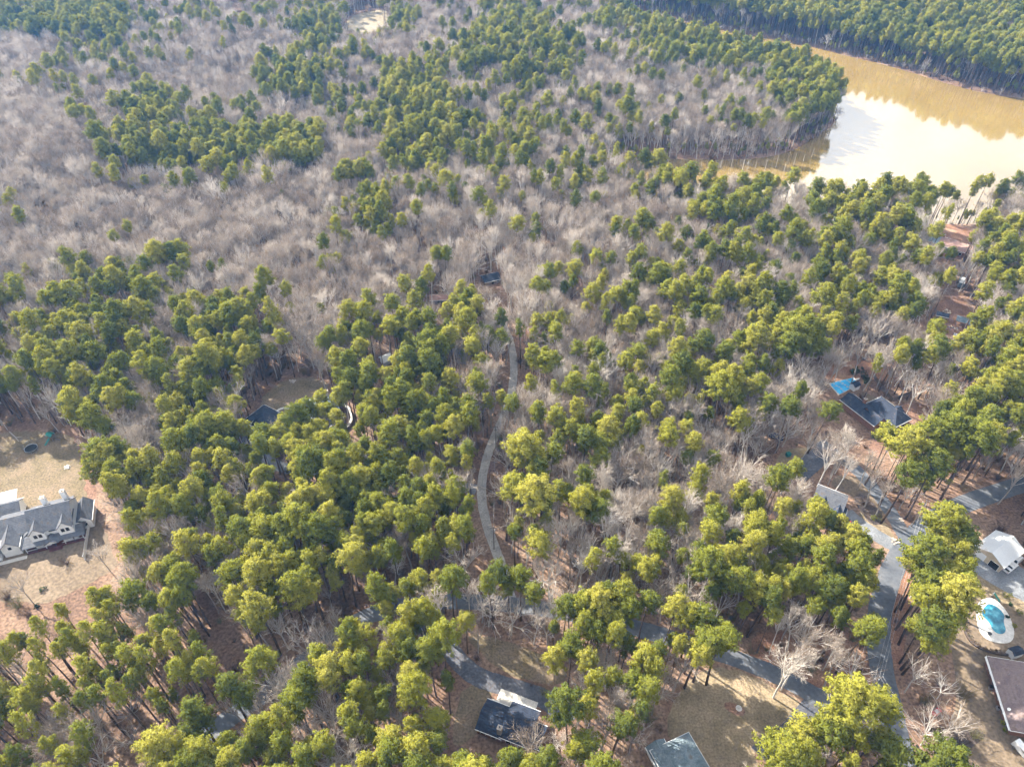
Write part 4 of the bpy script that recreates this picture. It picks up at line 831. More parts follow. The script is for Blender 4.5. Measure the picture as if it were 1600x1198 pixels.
def mass(name, label, pts, protos):
    """one object: real tree meshes stood on every point of a cloud by geometry nodes"""
    P = np.array([(p[0], p[1], p[2]) for p in pts]); me = bpy.data.meshes.new(name); me.from_pydata(P.tolist(), [], [])
    for nm, ty, arr in (('pick', 'INT', [p[3] for p in pts]), ('spin', 'FLOAT', [p[4] for p in pts]), ('size', 'FLOAT', [p[5] for p in pts])):
        at = me.attributes.new(nm, ty, 'POINT'); at.data.foreach_set('value', np.array(arr, np.int32 if ty == 'INT' else np.float32))
    at = me.attributes.new('girth', 'FLOAT', 'POINT'); at.data.foreach_set('value', rng.uniform(.74, 1.06, len(pts)).astype(np.float32))
    o = bpy.data.objects.new(name, me); COL.objects.link(o); tag(o, label, kind='stuff')
    g = bpy.data.node_groups.new(name, 'GeometryNodeTree'); g.interface.new_socket('Geometry', in_out='INPUT', socket_type='NodeSocketGeometry'); g.interface.new_socket('Geometry', in_out='OUTPUT', socket_type='NodeSocketGeometry')
    n, l = g.nodes, g.links; gi = n.new('NodeGroupInput'); go = n.new('NodeGroupOutput')
    ip = n.new('GeometryNodeInstanceOnPoints'); jn = n.new('GeometryNodeJoinGeometry')
    for pm in reversed(protos):
        po = bpy.data.objects.new(pm.name, pm); oi = n.new('GeometryNodeObjectInfo'); oi.inputs['Object'].default_value = po; oi.inputs['As Instance'].default_value = True
        l.new(oi.outputs['Geometry'], jn.inputs[0])
    def att(nm, ty):
        a = n.new('GeometryNodeInputNamedAttribute'); a.data_type = ty; a.inputs['Name'].default_value = nm; return a.outputs['Attribute']
    cx = n.new('ShaderNodeCombineXYZ'); l.new(att('spin', 'FLOAT'), cx.inputs['Z']); e2r = n.new('FunctionNodeEulerToRotation'); l.new(cx.outputs[0], e2r.inputs[0])
    cs = n.new('ShaderNodeCombineXYZ'); sz = att('size', 'FLOAT')
    mg = n.new('ShaderNodeMath'); mg.operation = 'MULTIPLY'; l.new(sz, mg.inputs[0]); l.new(att('girth', 'FLOAT'), mg.inputs[1])
    l.new(mg.outputs[0], cs.inputs[0]); l.new(mg.outputs[0], cs.inputs[1]); l.new(sz, cs.inputs[2])
    l.new(gi.outputs[0], ip.inputs['Points']); l.new(jn.outputs[0], ip.inputs['Instance']); ip.inputs['Pick Instance'].default_value = True
    l.new(att('pick', 'INT'), ip.inputs['Instance Index']); l.new(e2r.outputs[0], ip.inputs['Rotation']); l.new(cs.outputs[0], ip.inputs['Scale']); l.new(ip.outputs[0], go.inputs[0])
    md = o.modifiers.new('stand', 'NODES'); md.node_group = g
    return o
alone = set(solo['pine']) | set(solo['bare'])
rest = {k: [(t[0], t[1], t[2], t[4], t[6], t[5]) for i, t in enumerate(TREES) if t[3] == k and i not in alone] for k in ('pine', 'bare')}
for (x, y), z in zip(SH, SHZ):
    k = 'pine' if rng.random() < .7 else 'bare'; rest[k].append((x, y, z - .1, 7, rng.uniform(0, 6.28), rng.uniform(.22, .5)))
mass('pine_forest', 'green pine canopy of the farther woods', rest['pine'], [joined('pine', p) for p in PM])
mass('bare_forest', 'grey leafless canopy of the farther woods', rest['bare'], [joined('bare_tree_far', p) for p in BM])
print('TREES', len(TREES), {k: len(v) for k, v in rest.items()}, {k: len(v) for k, v in solo.items()})
# low brush under the trees
bc = np.stack([rng.uniform(-430, 430, 9000), rng.uniform(25, 480, 9000)], 1); bc = bc[(np.abs(bc[:, 0]) < bc[:, 1] * .8 + 90)]; bc = bc[free_base(bc)]; bz = height(bc)
keep = []
for i, (x, y) in enumerate(bc):
    u, v = PX(x, y, 8 + bz[i]); ch = CANOPY[min(max(int(v // 50), 0), 23)][min(max(int(u // 50), 0), 31)]
    if ch in '-' or (ch == 'p' and rng.random() < .6): continue
    keep.append((x, y, bz[i], int(rng.integers(0, 4)), rng.uniform(0, 6.28), rng.uniform(.5, 1.5)))
BU = []
for k in range(4):
    BU.append(set_leaf_mesh('brush', make_bush(k, 2.4 + .5 * k, 1.2 + .2 * k), None, M_BRUSH))
mass('undergrowth', 'thin brown brush on the forest floor', keep, BU)

# sticks and fallen twigs strewn over yards and forest floor
fc = np.stack([rng.uniform(-260, 260, 16000), rng.uniform(30, 300, 16000)], 1); fc = fc[np.abs(fc[:, 0]) < fc[:, 1] * .8 + 60]; okf = np.ones(len(fc), bool)
for c, w in road_c[:2]: okf &= edge_dist(fc, c, False) > w + .2
for poly, mg in HARD: okf &= ~inside(fc, poly)
okf &= ~inside(fc, LAKE) & (edge_dist(fc, LAKE) > 6); fc = fc[okf]; fz = height(fc) + .06; nf = len(fc); an = rng.uniform(0, 6.28, nf); ln = rng.uniform(.4, 2.4, nf) ** 1.2; wd = rng.uniform(.03, .07, nf)
dx = np.stack([np.cos(an), np.sin(an), np.zeros(nf)], 1) * ln[:, None]; nx2 = np.stack([-np.sin(an), np.cos(an), np.zeros(nf)], 1) * wd[:, None]; b0 = np.column_stack([fc, fz])
T = np.concatenate([np.stack([b0 - nx2, b0 + nx2, b0 + dx + [0, 0, .1]], 1), np.stack([b0 + dx * .5 - nx2 * .6, b0 + dx * .5 + nx2 * .6, b0 + dx * .8 + nx2 * 7 + [0, 0, .12]], 1)])
o = bpy.data.objects.new('fallen_twigs', set_leaf_mesh('fallen_twigs', T, None, M_BRUSH)); COL.objects.link(o); tag(o, 'dead sticks strewn over yards and forest floor', kind='stuff')

# ------------------------------------------------------------------ special trees and shrubs
def skeleton_tree(name, label, base, H, spread, bark, crownm, seed, fork=.42, lean=(0, 0), nl=9, scale=1.0):
    tr, T, N = make_bare(seed, H, spread, fork, nl, 7); e = thing(name, label, 'tree', (*base, 0), 0); e.rotation_euler = (lean[1], lean[0], seed)
    e.scale = (scale,) * 3; part('trunk', tr, bark, e, True); o = bpy.data.objects.new('crown', set_leaf_mesh('crown', T, N, crownm)); COL.objects.link(o); o.parent = e
    return e
skeleton_tree('sycamore_tree', 'large white barked bare sycamore leaning over the lane', G(1208, 1090), 25, .6, M_PALE, M_TWIG, 51, .42, (0, 0), 11)
skeleton_tree('budding_tree', 'tree with pinkish red buds beside the gravel drive', G(828, 565), 17, 1.15, M_BBARK, M_PINK, 52)
skeleton_tree('budding_tree', 'low tree with reddish twigs among the pines of the hidden house', G(655, 655), 9, 1.3, M_BBARK, M_PINK, 53)
skeleton_tree('budding_tree', 'tree with coppery red twigs in the far bare woods', G(235, 130), 17, 1.2, M_BBARK, M_PINK, 54)
def leaf_crown(name, label, cat, base, R_, H, n, mat, seed, per=12, size=.3, trunk=None, squash=.8, z0=.2):
    r = np.random.default_rng(seed); d = unit(r.normal(size=(n, 3))); C = d * (r.uniform(.3, 1, (n, 1)) ** .5) * np.array([R_, R_, H / 2 * squash]) * r.uniform(.85, 1.1, (n, 1)) + np.array([0, 0, z0 + H / 2])
    T, N = leaf_tris(C, np.full(n, R_ * .28), d, size, per, r); e = thing(name, label, cat, (*base, 0))
    o = bpy.data.objects.new('crown', set_leaf_mesh('crown', T, N, mat)); COL.objects.link(o); o.parent = e
    part('trunk', MB().tube([(0, 0, 0), (.05, 0, z0 + H * .3), (.1, .05, z0 + H * .6)], [.09 + R_ * .03, .06 + R_ * .02, .02], 6), M_PBARK, e); return e
leaf_crown('beech_tree', 'small tree with dry golden leaves beside the lane', 'tree', G(1022, 1068), 3.2, 7, 60, M_GOLD, 61, 12, .34, z0=5)
k = 0
for px, py, R_, H_, lab in ((1333, 586, 1.9, 3.0, 'left end of the hedge'), (1341, 583, 2.0, 3.2, 'middle of the hedge'), (1349, 590, 1.9, 3.0, 'bend of the hedge'), (1353, 599, 1.8, 2.8, 'lower end of the hedge')):
    leaf_crown('evergreen_shrub', f'dark evergreen shrub at the {lab} behind the tarp pool', 'shrub', G(px, py), R_, H_, 40, M_PINEDARK, 70 + k, 12, .3); k += 1
for px, py, R_, H_, m, lab in ((1397, 668, 1.5, 2.2, M_PINEDARK, 'dark round shrub at the corner of the tarp pool house'), (1365, 684, 1.3, 1.8, M_PINEDARK, 'dark shrub in front of the tarp pool house under a bare tree'),
    (1572, 934, 1.1, 2.6, M_PINE, 'small clipped pine bush above the turquoise pool'), (1592, 958, 1.0, 1.6, M_PINE, 'round green bush right of the turquoise pool'), (1584, 979, .7, 1.0, M_PINE, 'low green bush at the pool deck corner'),
    (1566, 1130, .75, 1.1, M_YEL, 'upper of two yellow shrubs by the ranch house wall'), (1571, 1142, .75, 1.1, M_YEL, 'lower of two yellow shrubs by the ranch house wall'), (1364, 810, 1.1, 1.2, M_YEL, 'yellow green shrub in the mulch island'),
    (68, 922, 1.1, 1.1, M_PINEDARK, 'lone dark bush in the sandy yard'), (58, 948, .9, .9, M_PINEDARK, 'small dark bush at the sandy yard edge'), (1573, 965, .6, .9, M_PINEDARK, 'dark low shrub in the bed right of the pool deck'), (1578, 945, .6, .9, M_PINEDARK, 'dark shrub in the bed above the pool deck')):
    leaf_crown('shrub', lab, 'shrub', G(px, py), R_, H_, 26, m, 90 + k, 12, .22, z0=.05); k += 1
# shrubs of the curved pool bed
for j, (px, py) in enumerate(chaikin([(1508, 968), (1512, 992), (1524, 1008), (1545, 1017), (1566, 1020)], False, 2)[::2]):
    leaf_crown('bed_shrub', 'brown shrub, ' + ORD[j] + ' from the top along the curved pool bed', 'shrub', G(px, py), .7, .8, 14, M_BRUSH, 130 + j, 10, .2, z0=.02)['group'] = 'shrubs along the pool bed'
for j, (px, py, s_) in enumerate(((1503, 1088, 2.6), (1443, 1098, 1.8), (1470, 1150, 2.0), (1500, 1165, 1.6), (1520, 1150, 1.7), (1482, 1175, 1.5), (1350, 788, 1.3), (1372, 812, 1.2), (30, 948, 2.0), (12, 935, 2.0), (45, 962, 1.5), (105, 880, 1.2))):
    e = thing('bare_shrub', f'leafless twiggy shrub, ' + ('largest by the ranch house yard', 'left of the red toy', 'above the dark mulch bed', 'below the dark mulch bed head', 'right end of the dark mulch bed', 'lower end of the dark mulch bed', 'top of the planted island bed', 'foot of the planted island bed', 'big clump at the sandy yard edge', 'leftmost at the sandy yard edge', 'lowest at the sandy yard edge', 'in front of the porch lawn')[j], 'shrub', (*G(px, py), 0), j); e.scale = (s_ * .8,) * 3
    o = bpy.data.objects.new('twigs', BU[j % 4]); COL.objects.link(o); o.parent = e

# ------------------------------------------------------------------ pool, vehicles, yard things
pd = thing('garden_pool', 'kidney shaped turquoise pool set in a white oval deck', 'pool', (0, 0, 0))
deck = chaikin([G(x, y) for x, y in ((1524, 958), (1529, 938), (1548, 932), (1564, 944), (1577, 962), (1585, 985), (1583, 1000), (1572, 1006), (1548, 1003), (1530, 990))], True, 2)
wat = chaikin([G(x, y) for x, y in ((1536, 950), (1545, 942), (1560, 950), (1570, 962), (1567, 972), (1572, 985), (1566, 992), (1552, 988), (1545, 972), (1533, 962))], True, 2)
part('deck', MB().prism(deck, .02, .20), M_CONCW, pd); part('coping', MB().prism([tuple(np.mean(wat, 0) + (np.array(p) - np.mean(wat, 0)) * 1.07) for p in wat], .203, .25), M_CONC, pd); part('water', MB().prism(wat, .21, .262), M_POOL, pd)
NO_BASE.append((deck, 1.5)); HARD.append((deck, 1.5))
wl_ = chaikin([G(x, y) for x, y in ((1503, 962), (1507, 990), (1520, 1008), (1545, 1019), (1572, 1024), (1600, 1020))], False, 3)
ew = thing('bed_edging', 'dark curved edging wall around the pool bed', 'wall', (*wl_[0], 0)); a = np.array(wl_) - np.array(wl_[0]); m = MB()
for i in range(len(a) - 1):
    d_ = unit2(a[i + 1] - a[i]); n_ = np.array([-d_[1], d_[0]]) * .22; m.prism([tuple(a[i] - n_), tuple(a[i + 1] - n_), tuple(a[i + 1] + n_), tuple(a[i] + n_)], 0, .5)
part('edging', m, M_MULCH, ew)
pt_ = thing('pot_planter', 'dark round planter on the white pool deck', 'planter', (*G(1545, 991), .2)); part('bowl', MB().tube([(0, 0, 0), (0, 0, .25), (0, 0, .5)], [.35, .5, .55], 12), M_BLACK, pt_); part('soil', MB().tube([(0, 0, .44), (0, 0, .47)], .48, 12), M_MULCH, pt_)
sl_ = thing('pool_slide', 'small green pool slide at the deck top', 'slide', (*G(1550, 931), .0), R(-60)); part('chute', MB().slab([(0, -.3, 1.6), (2.2, -.3, .35), (2.2, .3, .35), (0, .3, 1.6)], .06), M_GREENP, sl_); part('ladder', MB().box(-.15, .0, -.3, .3, 0, 1.6), M_STEEL, sl_)
ws = thing('garden_shed', 'tiny white shed with dark roof at the ranch house corner', 'shed', (*G(1583, 1022), 0), R(15)); gable(ws, -1.5, 1.5, -1.1, 1.1, 1.8, .6, 'x', M_WHITE, M_SH_NAVY, over=.15, gutter=False); opening(ws, 'y-', -1.1, 0, .05, .8, 1.5, 'door', M_TRIM, M_WHITE)

def vehicle(name, label, cat, loc, rz, paint, kind='car', L=4.6, Wd=1.8):
    v = thing(name, label, cat, (*loc, .07), rz); h = Wd / 2; x = L / 2
    if kind == 'pickup': prof = [(-x, .45), (x, .45), (x, .85), (x - .3, 1.05), (x * .35, 1.12), (x * .12, 1.78), (-x * .28, 1.82), (-x * .34, 1.15), (-x, 1.12)]
    elif kind == 'van': prof = [(-x, .4), (x, .4), (x, .9), (x - .7, 1.2), (x - 1.3, 2.0), (-x + .1, 2.05), (-x, 1.0)]
    else: prof = [(-x, .35), (x, .35), (x, .72), (x * .45, .95), (x * .12, 1.42), (-x * .45, 1.45), (-x * .85, 1.0), (-x, .9)]
    b_ = MB(); n = len(prof); ins = [.0 if z < 1.13 else .18 for _, z in prof]
    b_.add([(px_, -h + i_, z) for (px_, z), i_ in zip(prof, ins)] + [(px_, h - i_, z) for (px_, z), i_ in zip(prof, ins)], [tuple(range(n)), tuple(range(2 * n - 1, n - 1, -1))] + [(i, n + i, n + (i + 1) % n, (i + 1) % n) for i in range(n)])
    body = part('body', b_, paint, v)
    tops = [i for i, (_, z) in enumerate(prof) if z > 1.3]; i0, i1 = tops[0], tops[-1]
    for (p, q_, nm) in ((prof[i0 - 1], prof[i0], 'windscreen'), (prof[i1], prof[(i1 + 1) % n], 'rear_window')):
        lo, hi = (p, q_) if p[1] < q_[1] else (q_, p); sg = 1 if lo[0] > hi[0] else -1
        pts = [(lo[0] * .9 + hi[0] * .1 + .03 * sg, -h * .8, lo[1] + .05), (lo[0] * .9 + hi[0] * .1 + .03 * sg, h * .8, lo[1] + .05), (hi[0] * .9 + lo[0] * .1 + .03 * sg, h * .68, hi[1] - .02), (hi[0] * .9 + lo[0] * .1 + .03 * sg, -h * .68, hi[1] - .02)]
        part(nm, MB().slab(pts if sg > 0 else pts[::-1], .02), M_GLASS, v)
    for s_ in (-1, 1):
        part('side_window', MB().box(prof[i1][0] + .15, prof[i0][0] - .1, s_ * (h - .19) - .02, s_ * (h - .19) + .02, 1.16, 1.38 if kind == 'car' else 1.7), M_GLASS, v)
        part('headlight', MB().box(x - .02, x + .03, s_ * h * .72 - .18, s_ * h * .72 + .18, .62, .78), M_TRIM, v); part('tail_light', MB().box(-x - .03, -x + .02, s_ * h * .78 - .12, s_ * h * .78 + .12, .68, .86), M_REDP, v)
        for xx_ in (-x * .62, x * .62):
            w_ = part('wheel', MB().tube([(xx_, s_ * (h - .08) - .11, .34), (xx_, s_ * (h - .08) + .11, .34)], .34, 14), M_RUBBER, v); part('rim', MB().tube([(xx_, s_ * (h + .035) - .012, .34), (xx_, s_ * (h + .035) + .012, .34)], .2, 10), M_STEEL, w_)
    if kind == 'pickup': part('truck_bed', MB().box(-x + .1, -x * .4, -h + .15, h - .15, 1.121, 1.135), M_DARK, v)
    return v
vehicle('pickup_truck', 'white pickup truck parked beside the metal roofed garage', 'truck', G(1577, 888), R(32), M_WHP, 'pickup', 5.4, 1.95)
vehicle('utility_trailer', 'white enclosed trailer behind the pickup at the garage', 'trailer', G(1588, 876), R(32), M_WHP, 'van', 4.2, 1.9)
vehicle('van', 'white van parked on the drive by the ranch house', 'van', G(1597, 1176), R(-68), M_WHP, 'van', 5.2, 2.0)
bc_ = vehicle('car', 'black car with red boot lid parked by the gravel loop', 'car', G(1316, 815), R(150), M_BLACK, 'car'); part('boot_lid', MB().box(-2.36, -1.7, -.78, .78, .92, 1.06), M_REDP, bc_)
vehicle('car', 'dark blue pickup half hidden by bare trees above the dry lawn', 'truck', G(1211, 684), R(-25), M_BLUEP, 'pickup', 5.3)
vehicle('car', 'dark car parked at the lane edge beside the golden tree', 'car', G(1062, 1012), R(-15), M_BLACK, 'car')
# trampoline
tm = thing('trampoline', 'round trampoline with dark mat and pale rim on the lawn', 'trampoline', (-166.5, 170.1, 0)); ring = [(2.1 * math.cos(i * math.pi / 14), 2.1 * math.sin(i * math.pi / 14)) for i in range(28)]
part('mat', MB().prism([(x * .93, y * .93) for x, y in ring], .86, .89), M_RUBBER, tm); rp = MB()
for i in range(28):
    p, q_ = ring[i], ring[(i + 1) % 28]; rp.add([(p[0] * .94, p[1] * .94, .90), (q_[0] * .94, q_[1] * .94, .90), (q_[0], q_[1], .93), (p[0], p[1], .93), (p[0] * .94, p[1] * .94, .85), (q_[0] * .94, q_[1] * .94, .85), (q_[0], q_[1], .82), (p[0], p[1], .82)], [(0, 1, 2, 3), (7, 6, 5, 4), (3, 2, 6, 7), (1, 0, 4, 5)][::1])
part('pad_rim', rp, M_STEEL, tm)
for i in range(6):
    x, y = ring[int(i * 28 / 6)]; part('leg', MB().tube([(x * .95, y * .95, 0), (x * .95, y * .95, .82)], .04, 6), M_STEEL, tm); part('net_pole', MB().tube([(x * 1.02, y * 1.02, .8), (x * 1.04, y * 1.04, 2.5)], .035, 6), M_BLACK, tm)
# play set
ps = thing('play_set', 'wooden play set with green slide and green canopy', 'play set', (*G(83, 686), 0), R(-20))
for x in (-1, 1):
    for y in (-.8, .8): part('post', MB().box(x - .07, x + .07, y - .07, y + .07, 0, 2.4), M_WOOD, ps)
part('platform', MB().box(-1.1, 1.1, -.9, .9, 1.3, 1.4), M_WOOD, ps); part('canopy', MB().slab([(-1.3, -1.1, 2.4), (1.3, -1.1, 2.4), (1.3, 0, 3.1), (-1.3, 0, 3.1)], .06).slab([(-1.3, 0, 3.1), (1.3, 0, 3.1), (1.3, 1.1, 2.4), (-1.3, 1.1, 2.4)], .06), M_GREENP, ps)
part('slide', MB().slab([(-.3, -.95, 1.4), (-.3, -3.4, .25), (.35, -3.4, .25), (.35, -.95, 1.4)][::-1], .08), M_GREENP, ps)
part('swing_beam', MB().tube([(1, 0, 2.3), (4.0, .3, 2.3)], .08, 6), M_WOOD, ps)
for y in (-1, 1.4): part('swing_leg', MB().tube([(4.0, .3, 2.3), (4.2, y, 0)], .07, 6), M_WOOD, ps)
for x in (2.0, 3.0): sw_ = part('swing_seat', MB().box(x - .25, x + .25, .0, .3, .5, .55), M_BLUEP, ps); part('chain', MB().tube([(x - .22, .15, .55), (x - .22, .2, 2.25)], .015, 4).tube([(x + .22, .15, .55), (x + .22, .2, 2.25)], .015, 4), M_STEEL, sw_)
part('ladder', MB().slab([(-1.1, -.4, 1.35), (-1.1, .4, 1.35), (-2.0, .4, .0), (-2.0, -.4, .0)], .06), M_WOOD, ps)
def stones(name, label, loc, R_, n, seed, mats=None):
    r = random.Random(seed); e = thing(name, label, 'stone pile', (*loc, 0))
    for i in range(n):
        a = i * 2.4; d_ = R_ * math.sqrt(i / n); s_ = r.uniform(.25, .5); m = MB(); poly = [(d_ * math.cos(a) + s_ * r.uniform(.7, 1.1) * math.cos(t_ * .9), d_ * math.sin(a) + s_ * r.uniform(.7, 1.1) * math.sin(t_ * .9)) for t_ in range(7)]
        m.prism(poly, 0, s_ * r.uniform(.5, 1)); part('stone', m, M_STONE if not mats else mats[i % len(mats)], e)
    return e
stones('fire_pit', 'ring of pale stones with ash in the lawn behind the farmhouse', G(105, 730), 1.0, 10, 1, [M_STONE, M_CONC, M_CONC])
stones('fire_pit', 'stone fire pit in the straw clearing behind the hidden house', G(457, 596), 1.2, 11, 2)
stones('gate_stones', 'brown boulders at the corner of the loop drive and road', G(1398, 846), 1.3, 9, 3); stones('rock_pile', 'pale boulder pair by the asphalt driveway mouth', G(1408, 812), .7, 4, 4); stones('rock_pile', 'rubble heap in the red dirt clearing', G(1480, 488), 1.8, 12, 5, [M_STONE, M_WOOD, M_TAN])
stones('clutter_pile', 'heap of timber and scrap by the carport', G(1490, 512), 2.0, 12, 6, [M_WOOD, M_STEEL, M_TAN, M_BRICK]); stones('clutter_pile', 'white and grey scrap heap at the foot of the dirt clearing', G(1494, 524), 1.2, 8, 7, [M_TRIM, M_STEEL, M_WOOD])
for px, py, lab in ((1423, 843, 'black mailbox on a post at the junction corner'), (1431, 1169, 'black mailbox beside the road near the foreground pine')):
    mb_ = thing('mailbox', lab, 'mailbox', (*G(px, py), 0), .4); part('post', MB().box(-.08, .08, -.08, .08, 0, 1.1), M_WOOD, mb_); part('box', MB().prism([(-.2, -.32), (.2, -.32), (.2, .32), (-.2, .32)], 1.1, 1.45), M_BLACK, mb_); part('flag', MB().box(.205, .225, -.1, .1, 1.3, 1.55), M_REDP, mb_)
ft = thing('garden_statue', 'small white tiered fountain in the oval red mulch ring', 'fountain', (*G(1154, 1107), .02)); part('basin', MB().tube([(0, 0, 0), (0, 0, .3), (0, 0, .4)], [.55, .75, .8], 14), M_CONCW, ft); part('column', MB().tube([(0, 0, .35), (0, 0, .9), (0, 0, 1.3)], [.2, .12, .16], 10), M_CONCW, ft); part('bowl', MB().tube([(0, 0, 1.0), (0, 0, 1.12)], [.15, .42], 12), M_CONCW, ft)
gb = thing('utility_box', 'small green box on the dry lawn by the dark parking pad', 'utility box', (*G(1231, 712), 0), .3); part('cabinet', MB().box(-.7, .7, -.6, .6, 0, 1.3), M_GREENP, gb); part('lid', MB().box(-.76, .76, -.66, .66, 1.302, 1.42), M_GREENP, gb)
ty = thing('toy_car', 'red ride on toy under the bare shrubs by the road', 'toy', (*G(1462, 1113), 0), .5); part('body', MB().box(-1.3, 1.3, -.6, .6, .25, .65), M_REDP, ty); part('seat', MB().box(-.4, .5, -.45, .45, .66, .9), M_STEEL, ty); part('hood', MB().prism([(.5, -.5), (1.25, -.4), (1.25, .4), (.5, .5)], .652, .85), M_REDP, ty)
for x in (-.8, .8):
    for y in (-.62, .62): part('wheel', MB().tube([(x, y - .08, .25), (x, y + .08, .25)], .25, 10), M_RUBBER, ty)
gr = thing('grill', 'black barbecue grill against the ranch house wall', 'grill', (*G(1547, 1075), 0), -.2); part('hood', MB().prism([(-.5, -.35), (.5, -.35), (.5, .35), (-.5, .35)], .8, 1.25), M_BLACK, gr); part('cart', MB().box(-.45, .45, -.3, .3, 0, .79), M_STEEL, gr)
a2 = thing('air_conditioner', 'grey air conditioner against the ranch house wall', 'air conditioner', (*G(1559, 1107), 0), -.2); part('casing', MB().box(-.45, .45, -.45, .45, 0, .8), M_STEEL, a2); part('fan_grille', MB().tube([(0, 0, .79), (0, 0, .84)], .36, 12), M_BLACK, a2)
# timber edging of the teal house driveway
def edge_timber(p, q_, lab):
    a, b2 = G(*p), G(*q_); L = math.dist(a, b2); e = thing('timber_edging', lab, 'edging', (*a, 0), math.atan2(b2[1] - a[1], b2[0] - a[0])); n = max(1, round(L / 2.6))
    for i in range(n): part('timber', MB().box(i * L / n + .02, (i + 1) * L / n - .02, -.1, .1, 0, .2), M_WOOD, e)
edge_timber((1173, 1167), (1228, 1125), 'timber edging along the upper side of the asphalt driveway'); edge_timber((1173, 1168), (1196, 1188), 'timber edging across the end of the asphalt driveway')
# fallen logs
for px0, py0, px1, py1, lab in ((1421, 935, 1440, 898, 'fallen log on the straw verge by the road pines'), (1300, 1080, 1372, 1078, 'fallen branch between the lane and the road'), (15, 675, 30, 690, 'dark fallen log at the lawn edge behind the trampoline')):
    a, b2 = G(px0, py0), G(px1, py1); L = math.dist(a, b2); e = thing('fallen_log', lab, 'log', (*a, .12), math.atan2(b2[1] - a[1], b2[0] - a[0])); part('log', MB().tube([(0, 0, 0), (L * .5, .15, .05), (L, 0, 0)], [.2, .16, .1], 7), M_BBARK, e); part('branch', MB().tube([(L * .6, .1, .05), (L * .75, 1.0, .3), (L * .85, 1.6, .25)], [.06, .04, .02], 5), M_BBARK, e)
# paling fence by the tarp pool
def paling(pts, lab):
    P_ = [G(*p) for p in pts]; e = thing('paling_fence', lab, 'fence', (*P_[0], 0))
    for a, b2 in zip(P_, P_[1:]):
        L = math.dist(a, b2); d_ = ((b2[0] - a[0]) / L, (b2[1] - a[1]) / L); n = int(L / .9); ang = math.atan2(d_[1], d_[0]); c_, s_ = math.cos(ang), math.sin(ang)
        for i in range(n):
            x0_, x1_ = i * L / n, (i + 1) * L / n - .04; m = MB().box(x0_, x1_, -.03, .03, .05, 1.8); m.v = [(x * c_ - y * s_ + a[0] - P_[0][0], x * s_ + y * c_ + a[1] - P_[0][1], z) for x, y, z in m.v]; part('board', m, M_WOOD, e)
paling([(1364, 589), (1376, 608), (1393, 627), (1421, 616), (1418, 596)], 'grey paling fence around the slope right of the tarp pool')
# utility poles and wires
def pole(px, py, h, lab, ang, group='utility poles'):
    x, y = G(px, py); e = thing('utility_pole', lab, 'utility pole', (x, y, 0), ang, group); part('post', MB().tube([(0, 0, -.3), (0, 0, h)], [.17, .11], 9), M_POLE, e); part('crossarm', MB().box(-1.2, 1.2, -.06, .06, h - .7, h - .56), M_POLE, e)
    for i in (-1.05, 0, 1.05): part('insulator', MB().tube([(i, 0, h - .56 if i else h), (i, 0, h - .3 if i else h + .25)], .06, 6), M_STEEL, e)
    part('transformer', MB().tube([(.28, 0, h - 2.3), (.28, 0, h - 1.3)], .22, 10), M_STEEL, e)
    NO_BASE.append(([(x - 1, y - 1), (x + 1, y - 1), (x + 1, y + 1), (x - 1, y + 1)], 1)); c_, s_ = math.cos(ang), math.sin(ang); return [Vector((x + i * c_, y + i * s_, h - (.3 if i else -.25))) for i in (-1.05, 0, 1.05)]
pA = pole(1424, 822, 12.5, 'utility pole with crossarm beside the road junction', R(10)); pB = pole(1349, 1092, 12.0, 'utility pole among bare trees between lane and road', R(10))
pC = pole(772, 858, 11.0, 'utility pole right of the lower gravel drive', R(0)); pD = pole(775, 700, 11.0, 'utility pole by the upper gravel drive', R(0)); pE = pole(1455, 1250, 12, 'utility pole at the foreground road edge', R(10)); pF = pole(1370, 735, 11, 'utility pole among bare trees above the junction', R(40))
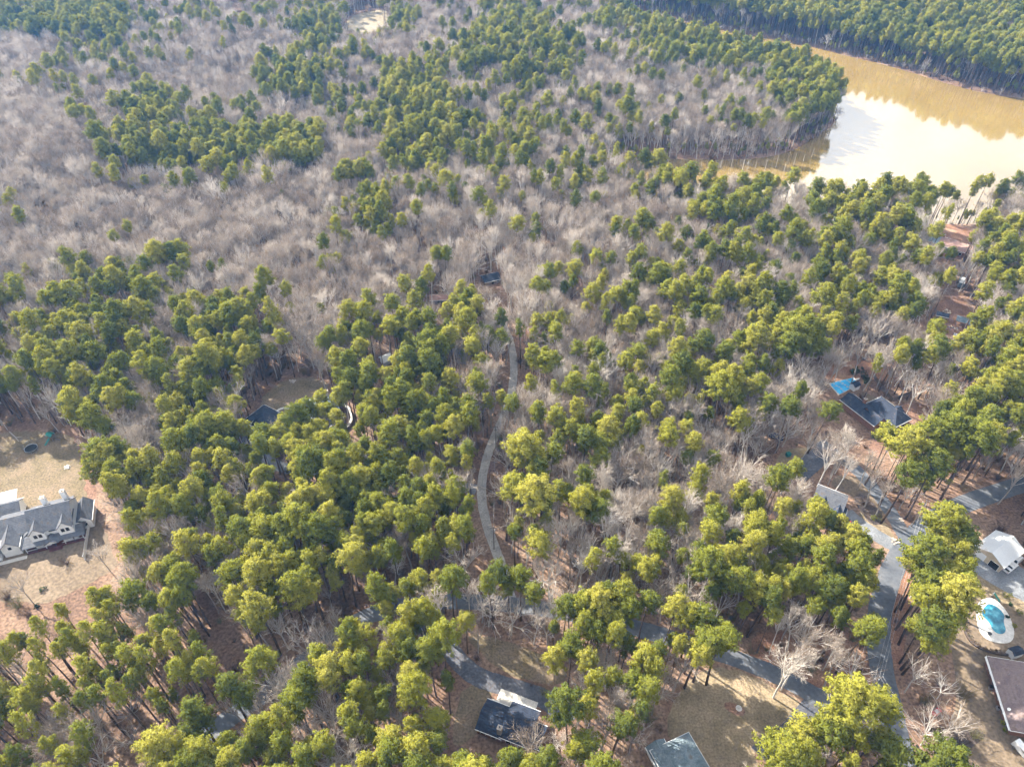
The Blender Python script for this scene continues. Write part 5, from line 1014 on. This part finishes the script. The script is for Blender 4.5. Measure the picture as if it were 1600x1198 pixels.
def wire(a, b2, lab, group, r_=.024):
    pts = [a.lerp(b2, t / 10) - Vector((0, 0, 1.1 * 4 * (t / 10) * (1 - t / 10))) for t in range(11)]; o = MB().tube([p - a for p in pts], r_, 4, False).build('power_line', M_WIRE, loc=a); tag(o, lab, 'wire', group)
for nm, a, b2 in (('over the road junction', pA, pB), ('along the foreground road', pB, pE), ('beside the gravel drive', pC, pD), ('above the asphalt driveway', pF, pA)):
    for k_, w_ in enumerate(('left', 'middle', 'right')):
        if nm == 'beside the gravel drive' and k_ != 1: continue
        wire(a[k_], b2[k_], f'{w_} pale power line strung {nm}' if nm != 'beside the gravel drive' else 'single thin power line strung beside the gravel drive', 'power lines')
# small things around the far lake shore: dead snags standing in the water
for j, (px, py) in enumerate(((1180, 262), (1195, 266), (1212, 262), (1225, 268), (1240, 258), (1110, 262), (1125, 264), (1142, 262), (1095, 263), (1160, 266), (1255, 252), (1268, 246))):
    x, y = G(px, py, WATER_Z); e = thing('dead_snag', 'grey dead trunk standing in the creek, ' + ('first', 'second', 'third', 'fourth', 'fifth', 'sixth', 'seventh', 'eighth', 'ninth', 'tenth', 'eleventh', 'twelfth')[sorted(range(12), key=lambda q: (1180, 1195, 1212, 1225, 1240, 1110, 1125, 1142, 1095, 1160, 1255, 1268)[q]).index(j)] + ' from its narrow end', 'dead tree', (x, y, WATER_Z), j, 'dead trunks in the creek')
    h = 5 + (j * 37 % 5); part('trunk', MB().tube([(0, 0, -2), (.1, 0, h * .5), (.05, .1, h)], [.2, .14, .05], 6), M_BBARK, e); part('branch', MB().tube([(.08, 0, h * .6), (1.0, .4, h * .8)], [.06, .02], 4), M_BBARK, e)

# ------------------------------------------------------------------ the air: thin winter haze
hz = MB().box(-1290, 1290, -940, 1640, -8, 190).build('haze', None); tag(hz, kind='stuff')
m, nd, lk = nodes('haze_air'); pv = nd.new('ShaderNodeVolumePrincipled'); pv.inputs['Color'].default_value = (.16, .46, 1, 1); pv.inputs['Density'].default_value = .00013; pv.inputs['Anisotropy'].default_value = .2
o = nd.new('ShaderNodeOutputMaterial'); lk.new(pv.outputs[0], o.inputs['Volume']); hz.data.materials.append(m)
